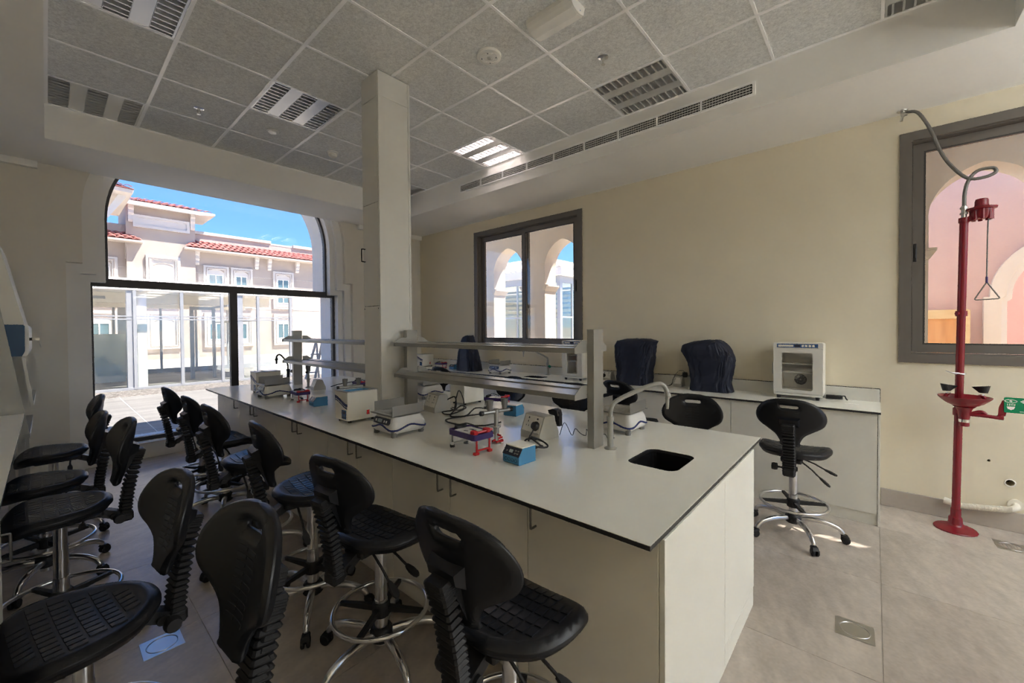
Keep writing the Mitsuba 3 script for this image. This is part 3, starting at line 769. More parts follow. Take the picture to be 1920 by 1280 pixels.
kb = lathe([(0, -0.018), (0.022, -0.018), (0.026, -0.008), (0.026, 0.008), (0.022, 0.018), (0, 0.018)], 12)
kb = mv(rot(kb, (1, 0, 0), 90), -0.205, 0.092, 0.545)
knob_mesh = cat(cyl((-0.205, 0.03, 0.545), (-0.205, 0.08, 0.545), 0.007, 8), kb)
def lever(p, q):
    p, q = np.array(p), np.array(q)
    d = (q - p) / np.linalg.norm(q - p)
    s = np.cross(d, [0, 0, 1.0])
    s /= np.linalg.norm(s)
    n_ = np.cross(s, d)
    pad = []
    for (k, w, th) in ((-0.01, 0.007, 0.006), (0.02, 0.015, 0.007), (0.05, 0.015, 0.006), (0.065, 0.008, 0.004)):
        for a in (-1, 1):
            for b in (-1, 1):
                pad.append(q + d * k + s * w * a + n_ * th * b)
    return cat(tube([p, p * 0.5 + q * 0.5 + np.array([0, 0, 0.006]), q], 0.0055, 8), hullpts(pad))
lev1 = lever((-0.02, -0.06, 0.580), (-0.01, -0.20, 0.520))
lev2 = lever((-0.09, -0.06, 0.575), (-0.09, -0.175, 0.475))
column_mesh = cat(lathe([(0, 0.092), (0.030, 0.092), (0.030, 0.30), (0.0275, 0.302), (0.0275, 0.44), (0.025, 0.443), (0.025, 0.57), (0, 0.57)], 20))
collar_mesh = cat(lathe([(0, 0.205), (0.040, 0.205), (0.042, 0.215), (0.042, 0.262), (0.036, 0.27), (0.031, 0.27), (0, 0.27)], 20), bx(0.036, 0.066, -0.012, 0.012, 0.228, 0.25, 0.004))
RR = 0.215
ring_mesh = tube([(RR * math.cos(a), RR * math.sin(a), 0.238) for a in np.arange(48) * PI / 24], 0.0105, 10, closed=True)
spoke_mesh = hullpts([(0.035, sy * 0.012, z) for sy in (-1, 1) for z in (0.224, 0.252)] + [(RR - 0.006, sy * 0.010, z) for sy in (-1, 1) for z in (0.230, 0.246)])
hub_mesh = lathe([(0, 0.085), (0.040, 0.085), (0.052, 0.095), (0.052, 0.135), (0.044, 0.15), (0.032, 0.155), (0, 0.155)], 24)
lp = arc([(0.035, 0, 0.122), (0.12, 0, 0.130), (0.20, 0, 0.124), (0.262, 0, 0.104), (0.292, 0, 0.078), (0.298, 0, 0.062)], 5)
leg_mesh = tube(lp, np.interp(np.linspace(0, 1, len(lp)), [0, 0.15, 0.6, 0.9, 1], [0.016, 0.019, 0.0165, 0.0135, 0.010]), 12)
leg_mesh.vertices[:, 2] = 0.11 + (leg_mesh.vertices[:, 2] - 0.11)
def wheel(y):
    w = lathe([(0, -0.008), (0.022, -0.008), (0.0265, -0.004), (0.0265, 0.005), (0.020, 0.009), (0, 0.009)], 18)
    return mv(rot(w, (1, 0, 0), 90), 0.312, y, 0.0268)
caster_mesh = cat(wheel(0.013), wheel(-0.013), hullpts([(0.285, y, z) for y in (-0.006, 0.006) for z in (0.035, 0.066)] + [(0.318, y, z) for y in (-0.006, 0.006) for z in (0.02, 0.05)]),
                  hullpts([(0.286, -0.02, 0.050), (0.286, 0.02, 0.050), (0.335, -0.02, 0.042), (0.335, 0.02, 0.042), (0.29, -0.016, 0.062), (0.29, 0.016, 0.062), (0.322, -0.016, 0.060), (0.322, 0.016, 0.060)]))
CH = {'seat': (seat_mesh, 'mat_pu', 45), 'seat_pads': (pads_mesh, 'mat_pu_pad', False), 'backrest': (back_mesh, 'mat_pu', 50), 'back_ribs': (ribs_mesh, 'mat_pu_pad', False), 'boss': (boss_mesh, 'mat_pu', 30),
      'sleeve': (sleeve_mesh, 'mat_rubber', False), 'joint': (joint_mesh, 'mat_black', 30), 'knob': (knob_mesh, 'mat_black', 40), 'lever': (lev1, 'mat_black', 40), 'lever2': (lev2, 'mat_black', 40),
      'gas_column': (column_mesh, 'mat_chrome', 40), 'collar': (collar_mesh, 'mat_black', 40), 'foot_ring': (ring_mesh, 'mat_chrome', True), 'spoke': (spoke_mesh, 'mat_black', False), 'hub': (hub_mesh, 'mat_black', 40),
      'leg': (leg_mesh, 'mat_chrome', 50), 'caster': (caster_mesh, 'mat_rubber', 40)}
CH = {k: mikit.ply(m, b, s) for k, (m, b, s) in CH.items()}

def stool(x, y, face, label, group, base=20, ring=None, dz=0.0, lift=0.0):
    """face: the way the seat looks, degrees from +x; base: turn of the five legs."""
    t = thing('lab_stool', label, 'stool', group)
    B = T().translate([x, y, 0]).rotate([0, 0, 1], face)
    U = T().translate([x, y, dz]).rotate([0, 0, 1], face)
    K = T().translate([x, y, dz + lift]).rotate([0, 0, 1], face)      # the backrest slides up its spine
    st = part(t, 'seat', CH['seat'], to=U)
    part(st, 'pads', CH['seat_pads'], to=U, kind='stuff')
    bk = part(t, 'backrest', CH['backrest'], to=K)
    part(bk, 'ribs', CH['back_ribs'], to=K, kind='stuff')
    part(t, 'back_boss', CH['boss'], to=K)
    part(t, 'ribbed_sleeve', CH['sleeve'], to=K)
    if lift:
        part(t, 'ribbed_sleeve', CH['sleeve'], to=U)
    part(t, 'joint', CH['joint'], to=U)
    part(t, 'knob', CH['knob'], to=U)
    part(t, 'lever', CH['lever'], to=U)
    part(t, 'lever', CH['lever2'], to=U)
    part(t, 'gas_column', CH['gas_column'], to=U, label='chrome gas column')
    F = T().translate([x, y, 0]).rotate([0, 0, 1], face + (ring if ring is not None else 25))
    fr = part(t, 'foot_ring', CH['foot_ring'], to=F, label='chrome foot ring')
    part(fr, 'collar', CH['collar'], to=F)
    for k in range(4):
        part(fr, 'spoke', CH['spoke'], to=F.rotate([0, 0, 1], 90 * k))
    part(t, 'hub', CH['hub'], to=T().translate([x, y, 0]))
    for k in range(5):
        L = T().translate([x, y, 0]).rotate([0, 0, 1], base + 72 * k)
        lg = part(t, 'leg', CH['leg'], to=L, label='chrome leg' if k == 0 else None)
        part(lg, 'caster', CH['caster'], to=L)
    return t

GA, GB, GC, GD = 'black stools at the left worktop', 'black stools along the aisle side of the island', 'black stools on the wall side of the island', 'black stools at the wall worktop'
stool(0.02, 4.72, 180, 'farthest black stool at the left worktop, closest to the arched window', GA, 37)
stool(-0.02, 3.93, 180, 'second farthest black stool at the left worktop', GA, 31, dz=-0.03)
stool(0.03, 3.06, 182, 'third black stool from the window at the left worktop', GA, 51, dz=0.035)
stool(0.06, 1.91, 187, 'black stool at the left edge with its ribbed seat showing, beside the square floor drain', GA, 36, dz=-0.01)
stool(0.088, 1.17, 185, 'large close-up black stool backrest at bottom left, its seat out of frame', GA, 36, dz=-0.01, lift=0.07)
stool(0.97, 4.86, 3, 'farthest black stool on the aisle side of the island, nearest the arched window', GB, 15)
stool(1.005, 4.24, 3, 'second black stool from the window on the aisle side of the island', GB, 35, dz=-0.02)
stool(0.93, 3.20, 0, 'third black stool from the window on the aisle side of the island', GB, 50, dz=0.04)
stool(0.965, 2.37, -5, 'fourth black stool from the window on the aisle side of the island', GB, 25, dz=0.04)
stool(1.03, 1.765, 8, 'second nearest black aisle stool of the island, its chrome foot ring in full view', GB, 44, dz=-0.02)
stool(0.99, 0.90, 2, 'nearest black stool, in front of the near corner of the island', GB, 20)
stool(2.96, 0.99, 190, 'black stool on the wall side of the island beside the sink, its backrest front showing', GC, 30)
stool(2.95, 2.06, 184, 'black stool beyond the island half hidden behind the near shelf post', GC, 10)
stool(3.0, 2.88, 178, 'black stool beyond the island seen below the lower board of the near shelf', GC, 40)
stool(3.68, 0.455, 1, 'black stool with ribbed spine at the wall worktop in front of the incubator', GD, 66)
stool(3.87, 1.84, -11, 'black stool at the wall worktop by the middle covered microscope', GD, 36)
stool(3.74, 4.45, 4, 'far black stool at the wall worktop glimpsed between column and near shelf', GD, 0)

# ------------------------------------------------------------------ bench instruments
def wave_strip(n, fn, x0, x1, h0, h1, d0, d1, axis):
    """A curved band on a flat face: fn(s) gives its height along s in 0..1."""
    s = np.linspace(0, 1, n)
    a = np.stack([x0 + (x1 - x0) * s, fn(s) + h0], 1)
    b = np.stack([x0 + (x1 - x0) * s, fn(s) + h1], 1)
    return prism(np.vstack([a, b[::-1]]), axis, d0, d1)

def placed(t0, meshes, x, y, z=ZT, turn=0.0):
    M = T().translate([x, y, z]).rotate([0, 0, 1], turn)
    return M

# platform shaker, local: control face looks to -x, feet on z = 0, centre at the origin
def shaker_parts():
    P = {}
    secs = []
    def ringpts(hx, hy, z, r, k=5):
        p = np.array(rrect(-hx, hx, -hy, hy, r, k).exterior.coords)[:-1]
        return np.column_stack([p, np.full(len(p), z)])
    body = [ringpts(0.112, 0.116, 0.032, 0.04), ringpts(0.128, 0.132, 0.048, 0.045), ringpts(0.130, 0.134, 0.066, 0.045), ringpts(0.118, 0.126, 0.100, 0.04), ringpts(0.104, 0.114, 0.123, 0.035)]
    n = len(body[0])
    v = np.vstack(body)
    # the lower rim rises between the feet and dips at the corners
    lower = v[:2 * n]
    ang = np.arctan2(lower[:, 1] / 0.13, lower[:, 0] / 0.13)
    lower[:, 2] += 0.014 * np.cos(4 * ang)
    f = []
    for i in range(len(body) - 1):
        for k in range(n):
            l = (k + 1) % n
            f += [[i * n + k, i * n + l, (i + 1) * n + l], [i * n + k, (i + 1) * n + l, (i + 1) * n + k]]
    v = np.vstack([v, [[0, 0, 0.036]], [[0, 0, 0.123]]])
    for k in range(n):
        l = (k + 1) % n
        f += [[len(v) - 2, l, k], [len(v) - 1, (len(body) - 1) * n + k, (len(body) - 1) * n + l]]
    P['body'] = (flipfix(trimesh.Trimesh(v, f, process=False)), 'mat_device_grey', 35)
    p = np.array(rrect(-0.1315, 0.1315, -0.1355, 0.1355, 0.045, 8).segmentize(0.012).exterior.coords)[:-1]
    a = np.arctan2(p[:, 1], p[:, 0])
    P['stripe'] = (tube(np.column_stack([p * 0.992, 0.060 - 0.013 * np.cos(4 * a + PI)]) * [1, 1, 1] + [0, 0, 0.004 - 0.006], 0.0058, 6, closed=True), 'mat_navy_stripe', True)
    P['foot'] = (lathe([(0, 0.0), (0.017, 0.0), (0.018, 0.004), (0.017, 0.022), (0.030, 0.046), (0, 0.046)], 14), 'mat_cup', 40)
    q = lambda y, z: (-0.1335 + (z - 0.066) * 0.40, y, z)
    pan = [(-0.085, 0.076), (0.085, 0.076), (0.095, 0.092), (0.085, 0.112), (-0.085, 0.112), (-0.095, 0.092)]
    P['control_panel'] = (hullpts([np.array(q(y, z)) + np.array(o) for (y, z) in pan for o in ((-0.0015, 0, 0), (0.006, 0, 0))]), 'mat_panel_dark', False)
    sc = lambda y0, y1, z0, z1: hullpts([np.array(q(y, z)) + np.array(o) for y in (y0, y1) for z in (z0, z1) for o in ((-0.0028, 0, 0), (0.004, 0, 0))])
    P['display'] = (sc(-0.005, 0.042, 0.085, 0.104), 'mat_lcd', False)
    for i_, (y0_, y1_) in enumerate(((-0.062, -0.050), (-0.038, -0.026), (0.055, 0.067))):
        P[f'button{i_}'] = (sc(y0_, y1_, 0.087, 0.100), 'mat_white_plastic', False)
    P['tray'] = (cat(bx(-0.125, 0.125, -0.128, 0.128, 0.133, 0.1365, 0.001), cyl((0, 0, 0.120), (0, 0, 0.134), 0.05, 16), bx(-0.127, -0.123, -0.128, 0.128, 0.130, 0.139)), 'mat_tray', False)
    P['tray_wall'] = (bx(-0.100, 0.125, 0.123, 0.126, 0.1365, 0.200, 0.001), 'mat_tray', False)
    P['tray_wall2'] = (bx(-0.125, 0.100, -0.126, -0.123, 0.1365, 0.196, 0.001), 'mat_tray', False)
    P['tray_ribs'] = (cat([bx(-0.10, 0.11, yy - 0.002, yy + 0.002, 0.1365, 0.1385) for yy in np.linspace(-0.1, 0.1, 9)]), 'mat_tray', False)
    return {k: mikit.ply(m, b, s) for k, (m, b, s) in P.items()}
SHK = shaker_parts()
def shaker(label, x, y, turn=0.0, s=1.0, flip=False):
    t = thing('platform_shaker', label, 'shaker', 'platform shakers on the benches')
    M = T().translate([x, y, ZT]).rotate([0, 0, 1], turn).scale([s, s, s])
    for k in ('body', 'stripe', 'control_panel', 'tray'):
        part(t, {'stripe': 'wavy_stripe'}.get(k, k), SHK[k], to=M)
    cp = [k for k in scene if k.startswith(t + '__control_panel')][0]
    part(cp, 'display', SHK['display'], to=M)
    for i_ in range(3):
        part(cp, 'button', SHK[f'button{i_}'], to=M)
    tr = [k for k in scene if k.startswith(t + '__tray')][0]
    part(tr, 'tray_wall', SHK['tray_wall'], to=M)
    part(tr, 'tray_wall', SHK['tray_wall2'], to=M)
    part(tr, 'ribs', SHK['tray_ribs'], to=M)
    for fx in (-0.1, 0.1):
        for fy in (-0.1, 0.1):
            part(t, 'foot', SHK['foot'], to=M @ T().translate([fx, fy, 0]))
    return t
shaker('grey platform shaker with a steel tray, nearest one on the aisle side', 1.503, 2.33)
shaker('farthest platform shaker on the island, in front of the far water bath', 1.502, 4.545)
shaker('platform shaker beside the island tap and the near shelf post', 2.47, 1.25, 180)
shaker('small distant platform shaker on the wall worktop below the window', 4.44, 4.20)
shaker('platform shaker on the wall side of the island, seen just past the column', 2.45, 3.32, 180)

# water bath, local: control face to -x
def bath_parts():
    P = {}
    hx, hy, h = 0.118, 0.095, 0.205
    o = rrect(-hx, hx, -hy, hy, 0.006, 2)
    i = rrect(-hx + 0.022, hx - 0.022, -hy + 0.016, hy - 0.016, 0.01, 2)
    P['body'] = (cat(prism(o.difference(i), 'z', 0.018, h + 0.014), prism(i, 'z', 0.10, 0.104)), 'mat_device_white', False)
    P['rim'] = (prism(rrect(-hx - 0.003, hx + 0.003, -hy - 0.003, hy + 0.003, 0.008, 3).difference(rrect(-hx + 0.02, hx - 0.02, -hy + 0.014, hy - 0.014, 0.01, 3)), 'z', h + 0.014, h + 0.021), 'mat_steel_dull', False)
    P['liner'] = (cat(prism(i.difference(i.buffer(-0.0015)), 'z', 0.105, h + 0.012), prism(i, 'z', 0.150, 0.152)), 'mat_blue_liner', False)
    P['cover_plate'] = (cat(bx(-0.02, hx - 0.018, -hy + 0.02, hy - 0.03, h + 0.021, h + 0.024), bx(-0.09, -0.05, -0.05, 0.05, h + 0.021, h + 0.023)), 'mat_steel', False)
    fn = lambda s: 0.158 - 0.052 * smooth(s)
    P['wave'] = (cat(wave_strip(24, fn, hy - 0.002, -hy + 0.002, 0.010, 0.032, -hx - 0.0012, -hx + 0.001, 'x'), wave_strip(24, fn, hy - 0.002, -hy + 0.002, -0.004, 0.004, -hx - 0.0012, -hx + 0.001, 'x')), 'mat_navy_stripe', False)
    P['control_panel'] = (bx(-hx - 0.003, -hx + 0.002, -0.075, -0.01, 0.028, 0.092, 0.001), 'mat_blue_panel', False)
    P['display'] = (cat(bx(-hx - 0.004, -hx, -0.066, -0.04, 0.066, 0.084), bx(-hx - 0.004, -hx, -0.028, -0.020, 0.066, 0.084), *[bx(-hx - 0.004, -hx, -0.066 + 0.018 * k, -0.056 + 0.018 * k, 0.036, 0.044) for k in range(3)]), 'mat_panel_dark', False)
    P['switch'] = (cat(bx(0.028, 0.048, -hy - 0.004, -hy + 0.001, 0.046, 0.078, 0.001)), 'mat_red', False)
    P['foot'] = (lathe([(0, 0), (0.012, 0), (0.013, 0.018), (0, 0.018)], 12), 'mat_rubber', False)
    return P
def smooth(s):
    return s * s * (3 - 2 * s)
BATH = {k: mikit.ply(m, b, s) for k, (m, b, s) in bath_parts().items()}
def bath(label, x, y, turn=0.0, open_top=True, sw='mat_red'):
    t = thing('water_bath', label, 'water bath', 'water baths on the benches')
    M = T().translate([x, y, ZT]).rotate([0, 0, 1], turn)
    for k in ('body', 'rim', 'liner', 'wave', 'switch'):
        part(t, {'wave': 'wave_stripe'}.get(k, k), BATH[k], to=M)
    cp = part(t, 'control_panel', BATH['control_panel'], to=M)
    part(cp, 'display', BATH['display'], to=M)
    if not open_top:
        part(t, 'cover_plate', BATH['cover_plate'], to=M)
    for fx in (-0.09, 0.09):
        for fy in (-0.07, 0.07):
            part(t, 'foot', BATH['foot'], to=M @ T().translate([fx, fy, 0]))
    return t
bath('white open water bath with blue wave and red switch on the aisle side', 1.512, 2.898)
bath('farthest water bath on the island, partly behind the far shaker', 1.565, 4.985, open_top=False)
bath('white water bath by the far corner of the wall worktop', 4.45, 6.045, 0, False)
bath('pale grey box of a water bath seen from behind through the near shelf', 2.50, 2.775, 180, False)

# gel tank with purple lid, local: long side along y, black end at +y, red end at -y
def gel_parts():
    P = {}
    r = rrect(-0.062, 0.062, -0.102, 0.102, 0.02, 4)
    P['lid'] = (cat(prism(r, 'z', 0.064, 0.080), prism(r.difference(rrect(-0.054, 0.054, -0.094, 0.094, 0.016, 4)), 'z', 0.080, 0.089)), 'mat_purple', False)
    P['plate'] = (bx(-0.048, 0.048, -0.050, 0.066, 0.080, 0.0885, 0.002), 'mat_device_grey', False)
    P['marks'] = (cat(bx(-0.03, -0.018, -0.004, 0.004, 0.0885, 0.0892), bx(-0.030, -0.018, 0.012, 0.018, 0.0885, 0.0892), bx(0.005, 0.012, -0.02, 0.02, 0.0885, 0.0892), bx(0.016, 0.02, -0.02, 0.02, 0.0885, 0.0892)), 'mat_panel_dark', False)
    P['tank'] = (prism(rrect(-0.054, 0.054, -0.092, 0.092, 0.01, 3).difference(rrect(-0.051, 0.051, -0.089, 0.089, 0.008, 3)), 'z', 0.012, 0.064), 'mat_clear', False)
    P['black_plug'] = (cat(bx(-0.03, 0.03, 0.066, 0.092, 0.085, 0.104, 0.004), tube(arc([(0.0, 0.07, 0.10), (0.01, 0.05, 0.112), (0.03, 0.02, 0.104), (0.045, -0.0, 0.094)]), 0.003, 6)), 'mat_black', False)
    P['red_plug'] = (cat(bx(-0.05, -0.026, -0.088, -0.055, 0.082, 0.104, 0.003), bx(0.022, 0.046, -0.092, -0.058, 0.082, 0.106, 0.003), cyl((-0.05, -0.07, 0.090), (0.055, -0.09, 0.098), 0.006, 8)), 'mat_red', False)
    P['red_legs'] = (cat(bx(-0.046, -0.039, -0.098, -0.091, 0.010, 0.066), bx(0.030, 0.037, -0.098, -0.091, 0.010, 0.066), bx(-0.046, 0.037, -0.098, -0.092, 0.014, 0.021), bx(-0.060, -0.034, -0.106, -0.086, 0.0, 0.012, 0.002), bx(0.022, 0.044, -0.106, -0.086, 0.0, 0.012, 0.002)), 'mat_red', False)
    P['black_legs'] = (cat(bx(-0.046, -0.040, 0.086, 0.092, 0.010, 0.066), lathe([(0, 0), (0.012, 0), (0.012, 0.012), (0, 0.012)], 12, (-0.044, 0.088, 0)), lathe([(0, 0), (0.012, 0), (0.012, 0.012), (0, 0.012)], 12, (0.040, 0.088, 0))), 'mat_black', False)
    P['steel_bar'] = (cat(cyl((-0.044, 0.088, 0.017), (0.040, 0.088, 0.017), 0.006, 8), cyl((-0.044, 0.088, 0.012), (-0.044, 0.088, 0.024), 0.010, 10)), 'mat_chrome', False)
    return {k: mikit.ply(m, b, s) for k, (m, b, s) in P.items()}
GEL = gel_parts()
def gel(label, x, y, z=ZT, turn=0.0, s=1.0):
    t = thing('gel_tank', label, 'gel tank', 'purple-lidded gel tanks')
    M = T().translate([x, y, z]).rotate([0, 0, 1], turn).scale([s, s, s])
    ld = part(t, 'lid', GEL['lid'], to=M)
    part(ld, 'plate', GEL['plate'], to=M)
    part(ld, 'marks', GEL['marks'], to=M)
    part(t, 'tank', GEL['tank'], to=M)
    part(t, 'black_plug', GEL['black_plug'], to=M)
    part(t, 'red_plug', GEL['red_plug'], to=M)
    part(t, 'red_support', GEL['red_legs'], to=M)
    part(t, 'black_support', GEL['black_legs'], to=M)
    part(t, 'steel_bar', GEL['steel_bar'], to=M)
    return t
gel('nearest purple-lidded gel tank with red clamps, beside the stand with grey cups', 1.548, 1.690, turn=-4, s=1.17)
gel('purple-lidded gel tank beside the farthest blue power supply on the island', 1.575, 4.09, turn=-4)
gel('purple-lidded gel tank on the wall side of the island behind the grey cups', 2.50, 2.40, turn=20)
gel('purple-lidded gel tank on the wall worktop beside the far water bath', 4.43, 5.57)
gel('purple-lidded gel tank just left of the column behind the open water bath', 2.30, 4.30)

# power supply, local: control face to -x
def psu_parts():
    P = {}
    hx, hy, h = 0.060, 0.056, 0.086
    prof = [(-hx, 0.006), (-hx + 0.006, 0.002), (hx, 0.002), (hx, h - 0.006), (-hx + 0.026, h - 0.006), (-hx, h - 0.040)]
    P['body'] = (prism(prof, 'y', -hy, hy), 'mat_blue', False)
    P['base'] = (bx(-hx + 0.008, hx - 0.004, -hy + 0.004, hy - 0.004, 0, 0.006), 'mat_black', False)
    P['top_plate'] = (bx(-hx + 0.022, hx + 0.001, -hy - 0.001, hy + 0.001, h - 0.006, h, 0.0015), 'mat_device_white', False)
    a, b = np.array([-hx - 0.0005, h - 0.040]), np.array([-hx + 0.0255, h - 0.005])
    d = (b - a) / np.linalg.norm(b - a)
    nrm = np.array([-d[1], d[0]])
    L = np.linalg.norm(b - a)
    def onslope(y0, y1, s0, s1, t):
        return hullpts([(p[0], y, p[1]) for y in (y0, y1) for s in (s0, s1) for p in (a + d * s * L + nrm * t, a + d * s * L - nrm * 0.002)])
    P['panel'] = (onslope(-hy - 0.0008, hy + 0.0008, -0.06, 1.0, 0.0015), 'mat_panel_dark', False)
    P['display'] = (onslope(-0.006, 0.018, 0.25, 0.62, 0.0023), 'mat_lcd', False)
    P['keys'] = (cat(*[onslope(y - 0.006, y + 0.006, s - 0.09, s + 0.09, 0.0022) for y in (-0.024, -0.041) for s in (0.25, 0.58)], onslope(0.028, 0.04, 0.3, 0.5, 0.0022)), 'mat_cup', False)
    rings = []
    for yy in (0.034, 0.012, -0.012, -0.034):
        rings.append(tube([(-hx - 0.0005, yy + 0.008 * math.cos(q), 0.022 + 0.008 * math.sin(q)) for q in np.arange(14) * PI / 7], 0.0016, 5, closed=True))
    P['sockets'] = (cat(rings), 'mat_blue_dark', False)
    return {k: mikit.ply(m, b, s) for k, (m, b, s) in P.items()}
PSU = psu_parts()
def psu(label, x, y, turn=0.0):
    t = thing('power_supply', label, 'power supply', 'blue power supplies')
    M = T().translate([x, y, ZT]).rotate([0, 0, 1], turn)
    part(t, 'body', PSU['body'], to=M)
    part(t, 'base', PSU['base'], to=M)
    part(t, 'top_plate', PSU['top_plate'], to=M)
    p = part(t, 'control_panel', PSU['panel'], to=M)
    part(p, 'display', PSU['display'], to=M)
    part(p, 'keys', PSU['keys'], to=M)
    part(t, 'socket_rings', PSU['sockets'], to=M)
    return t
psu('nearest blue power supply with a dark sloped control panel, beside the socket pod', 1.556, 1.342, -4)
psu('blue power supply on the wall side of the island behind the stand with grey cups', 2.375, 2.10, 190)
psu('farthest blue power supply on the island, next to the open water bath', 1.575, 3.70, -4)
psu('blue power supply on the wall worktop beside the tall draped cover', 4.45, 5.25, 0)

# socket pods
def plug(y, z0, z1):
    return cat(lathe([(0, 0), (0.026, 0), (0.028, 0.006), (0.024, 0.02), (0, 0.022)], 20))
def pod(label, x, y, turn, L=0.175, plugs=(), group='socket pods on the benches', s=1.0):
    t = thing('socket_pod', label, 'power socket', group)
    M = T().translate([x, y, ZT]).rotate([0, 0, 1], turn).scale([s, s, s])
    prof = Polygon([(-0.078, 0.0), (0.078, 0.0), (0.078, 0.035), (0.036, 0.140), (-0.036, 0.140), (-0.078, 0.035)])
    part(t, 'housing', prism(prof, 'y', -L / 2, L / 2), 'mat_grey_plastic', to=M)
    a, b = np.array([-0.078, 0.035]), np.array([-0.036, 0.140])
    d = (b - a) / np.linalg.norm(b - a)
    nn = np.array([-d[1], d[0]])
    H = np.linalg.norm(b - a)
    q = lambda yy, s_, o: (a[0] + d[0] * s_ * H + nn[0] * o, yy, a[1] + d[1] * s_ * H + nn[1] * o)
    slab = lambda y0, y1, s0, s1, o: hullpts([q(yy, ss, oo) for yy in (y0, y1) for ss in (s0, s1) for oo in (o, -0.003)])
    fp = part(t, 'face_plate', slab(-L / 2 + 0.012, L / 2 - 0.012, 0.08, 0.94, 0.003), 'mat_white_plastic', to=M)
    holes = []
    for c in (-0.038, 0.038):
        holes += [slab(c - 0.003, c + 0.003, 0.56, 0.66, 0.0035), slab(c - 0.014, c - 0.008, 0.36, 0.42, 0.0035), slab(c + 0.008, c + 0.014, 0.36, 0.42, 0.0035)]
        holes += [slab(c - 0.006, c + 0.006, 0.76, 0.84, 0.0045)]
    part(fp, 'socket_holes', cat(holes), 'mat_panel_dark', to=M)
    ang = math.degrees(math.atan2(nn[1], -nn[0]))
    for c in plugs:
        m = rot(lathe([(0, -0.002), (0.028, -0.002), (0.029, 0.008), (0.022, 0.026), (0, 0.028)], 20), (0, 1, 0), -(90 - ang))
        e = q(c, 0.42, 0.0)
        part(t, 'plug', cat(mv(m, *e), tube(arc([q(c, 0.3, 0.014), q(c, 0.05, 0.020), q(c, -0.2, 0.03), (-0.13, c - 0.01, 0.006)]), 0.0045, 8)), 'mat_black', smooth=40, to=M, label='black three-pin plug')
    return t
pod('grey angled socket pod with a round black plug behind the nearest blue supply', 1.99, 1.55, -10, plugs=(-0.038,))
pod('grey socket pod behind the nearest shaker, tangled with black cables', 2.10, 2.69, -8)
pod('farthest grey socket pod on the island, below the far shelf', 2.0, 4.70, -8, s=0.8)
pod('small white socket pod with a black charger between two covered microscopes', 4.70, 1.66, 0, 0.12, s=0.75, plugs=())
pod('white socket pod on the wall worktop right of the far incubator', 4.70, 2.55, 0, 0.16, s=0.8, plugs=(0.038,))
t = thing('plug_adapter', 'black plug adapter block leaning on top of the socket pod near the sink', 'plug')
part(t, 'body', hullpts([(2.066, y, z) for (y, z) in ((1.455, 1.045), (1.495, 1.035), (1.455, 0.955), (1.48, 0.955))] + [(2.096, y, z) for (y, z) in ((1.455, 1.04), (1.495, 1.03), (1.455, 0.955), (1.48, 0.955))]), 'mat_black')
part(t, 'head', hullpts([(2.05 + dx, y, z) for dx in (0, 0.05) for (y, z) in ((1.49, 1.06), (1.53, 1.05), (1.455, 1.02), (1.52, 1.025), (1.465, 1.055))]), 'mat_black')

def cable(name, label, pts, r=0.004, k=7, mat='mat_black', cat_='cable'):
    return thing(name, label, cat_, mesh=tube(arc(pts, k), r, 7), mat=mat, smooth=60)
z = ZT + 0.008
cable('power_cable', 'thick black cable looped between the near socket pod and blue supply', [(1.868, 1.50, z + 0.004)] + [(1.775 + (0.085 - 0.006 * k) * math.cos(0.8 + 0.9 * k), 1.395 + (0.075 - 0.004 * k) * math.sin(0.8 + 0.9 * k), z + 0.012 + 0.024 * (1 + math.sin(0.9 * k + 0.4)) * (0.5 + 0.05 * k)) for k in range(13)] + [(1.69, 1.34, z + 0.03), (1.622, 1.33, z + 0.025)], 0.005)
cable('power_cable', 'black tangled cable running from the middle socket pod towards the cup stand', [(2.13, 2.60, z + 0.09), (2.16, 2.54, z + 0.11), (2.14, 2.52, z + 0.02), (2.06, 2.58, z), (2.04, 2.46, z), (2.18, 2.44, z + 0.03), (2.22, 2.54, z + 0.03), (2.12, 2.52, z), (2.0, 2.40, z), (2.06, 2.30, z + 0.01), (2.24, 2.38, z + 0.03), (2.36, 2.32, z), (2.30, 2.26, z), (2.1, 2.32, z), (1.90, 2.34, z), (1.86, 2.16, z), (1.95, 2.0, z), (2.10, 1.98, z)], 0.0052)
cable('power_cable', 'upright black cable loops by the grey box under the near shelf', [(2.22, 2.62, z), (2.22, 2.60, z + 0.08), (2.235, 2.58, z + 0.15), (2.26, 2.56, z + 0.09), (2.25, 2.54, z + 0.01), (2.18, 2.56, z), (2.16, 2.62, z + 0.02), (2.24, 2.64, z)], 0.0045)
cable('charger_cable', 'thin curly black cable zigzagging over the worktop beside the near shelf post', [(2.075, 1.46, z), (2.10, 1.44, z + 0.075), (2.12, 1.40, z + 0.0), (2.135, 1.385, z + 0.04), (2.155, 1.36, z + 0.01), (2.17, 1.33, z), (2.20, 1.345, z + 0.03), (2.17, 1.30, z), (2.14, 1.30, z + 0.045), (2.18, 1.26, z + 0.045), (2.16, 1.25, z), (2.20, 1.22, z + 0.02), (2.19, 1.19, z), (2.23, 1.17, z)], 0.0022, 6)
cable('charger_cable', 'thin black cord from the wall charger curling between the covered microscopes', [(4.58, 1.875, z), (4.60, 1.84, z + 0.03), (4.62, 1.80, z), (4.58, 1.80, z + 0.01), (4.63, 1.74, z), (4.60, 1.70, z + 0.03), (4.57, 1.72, z + 0.01), (4.64, 1.72, z + 0.02), (4.66, 1.71, z + 0.08), (4.70, 1.67, z + 0.16), (4.71, 1.62, z + 0.165), (4.71, 1.598, z + 0.15)], 0.0026, 6)
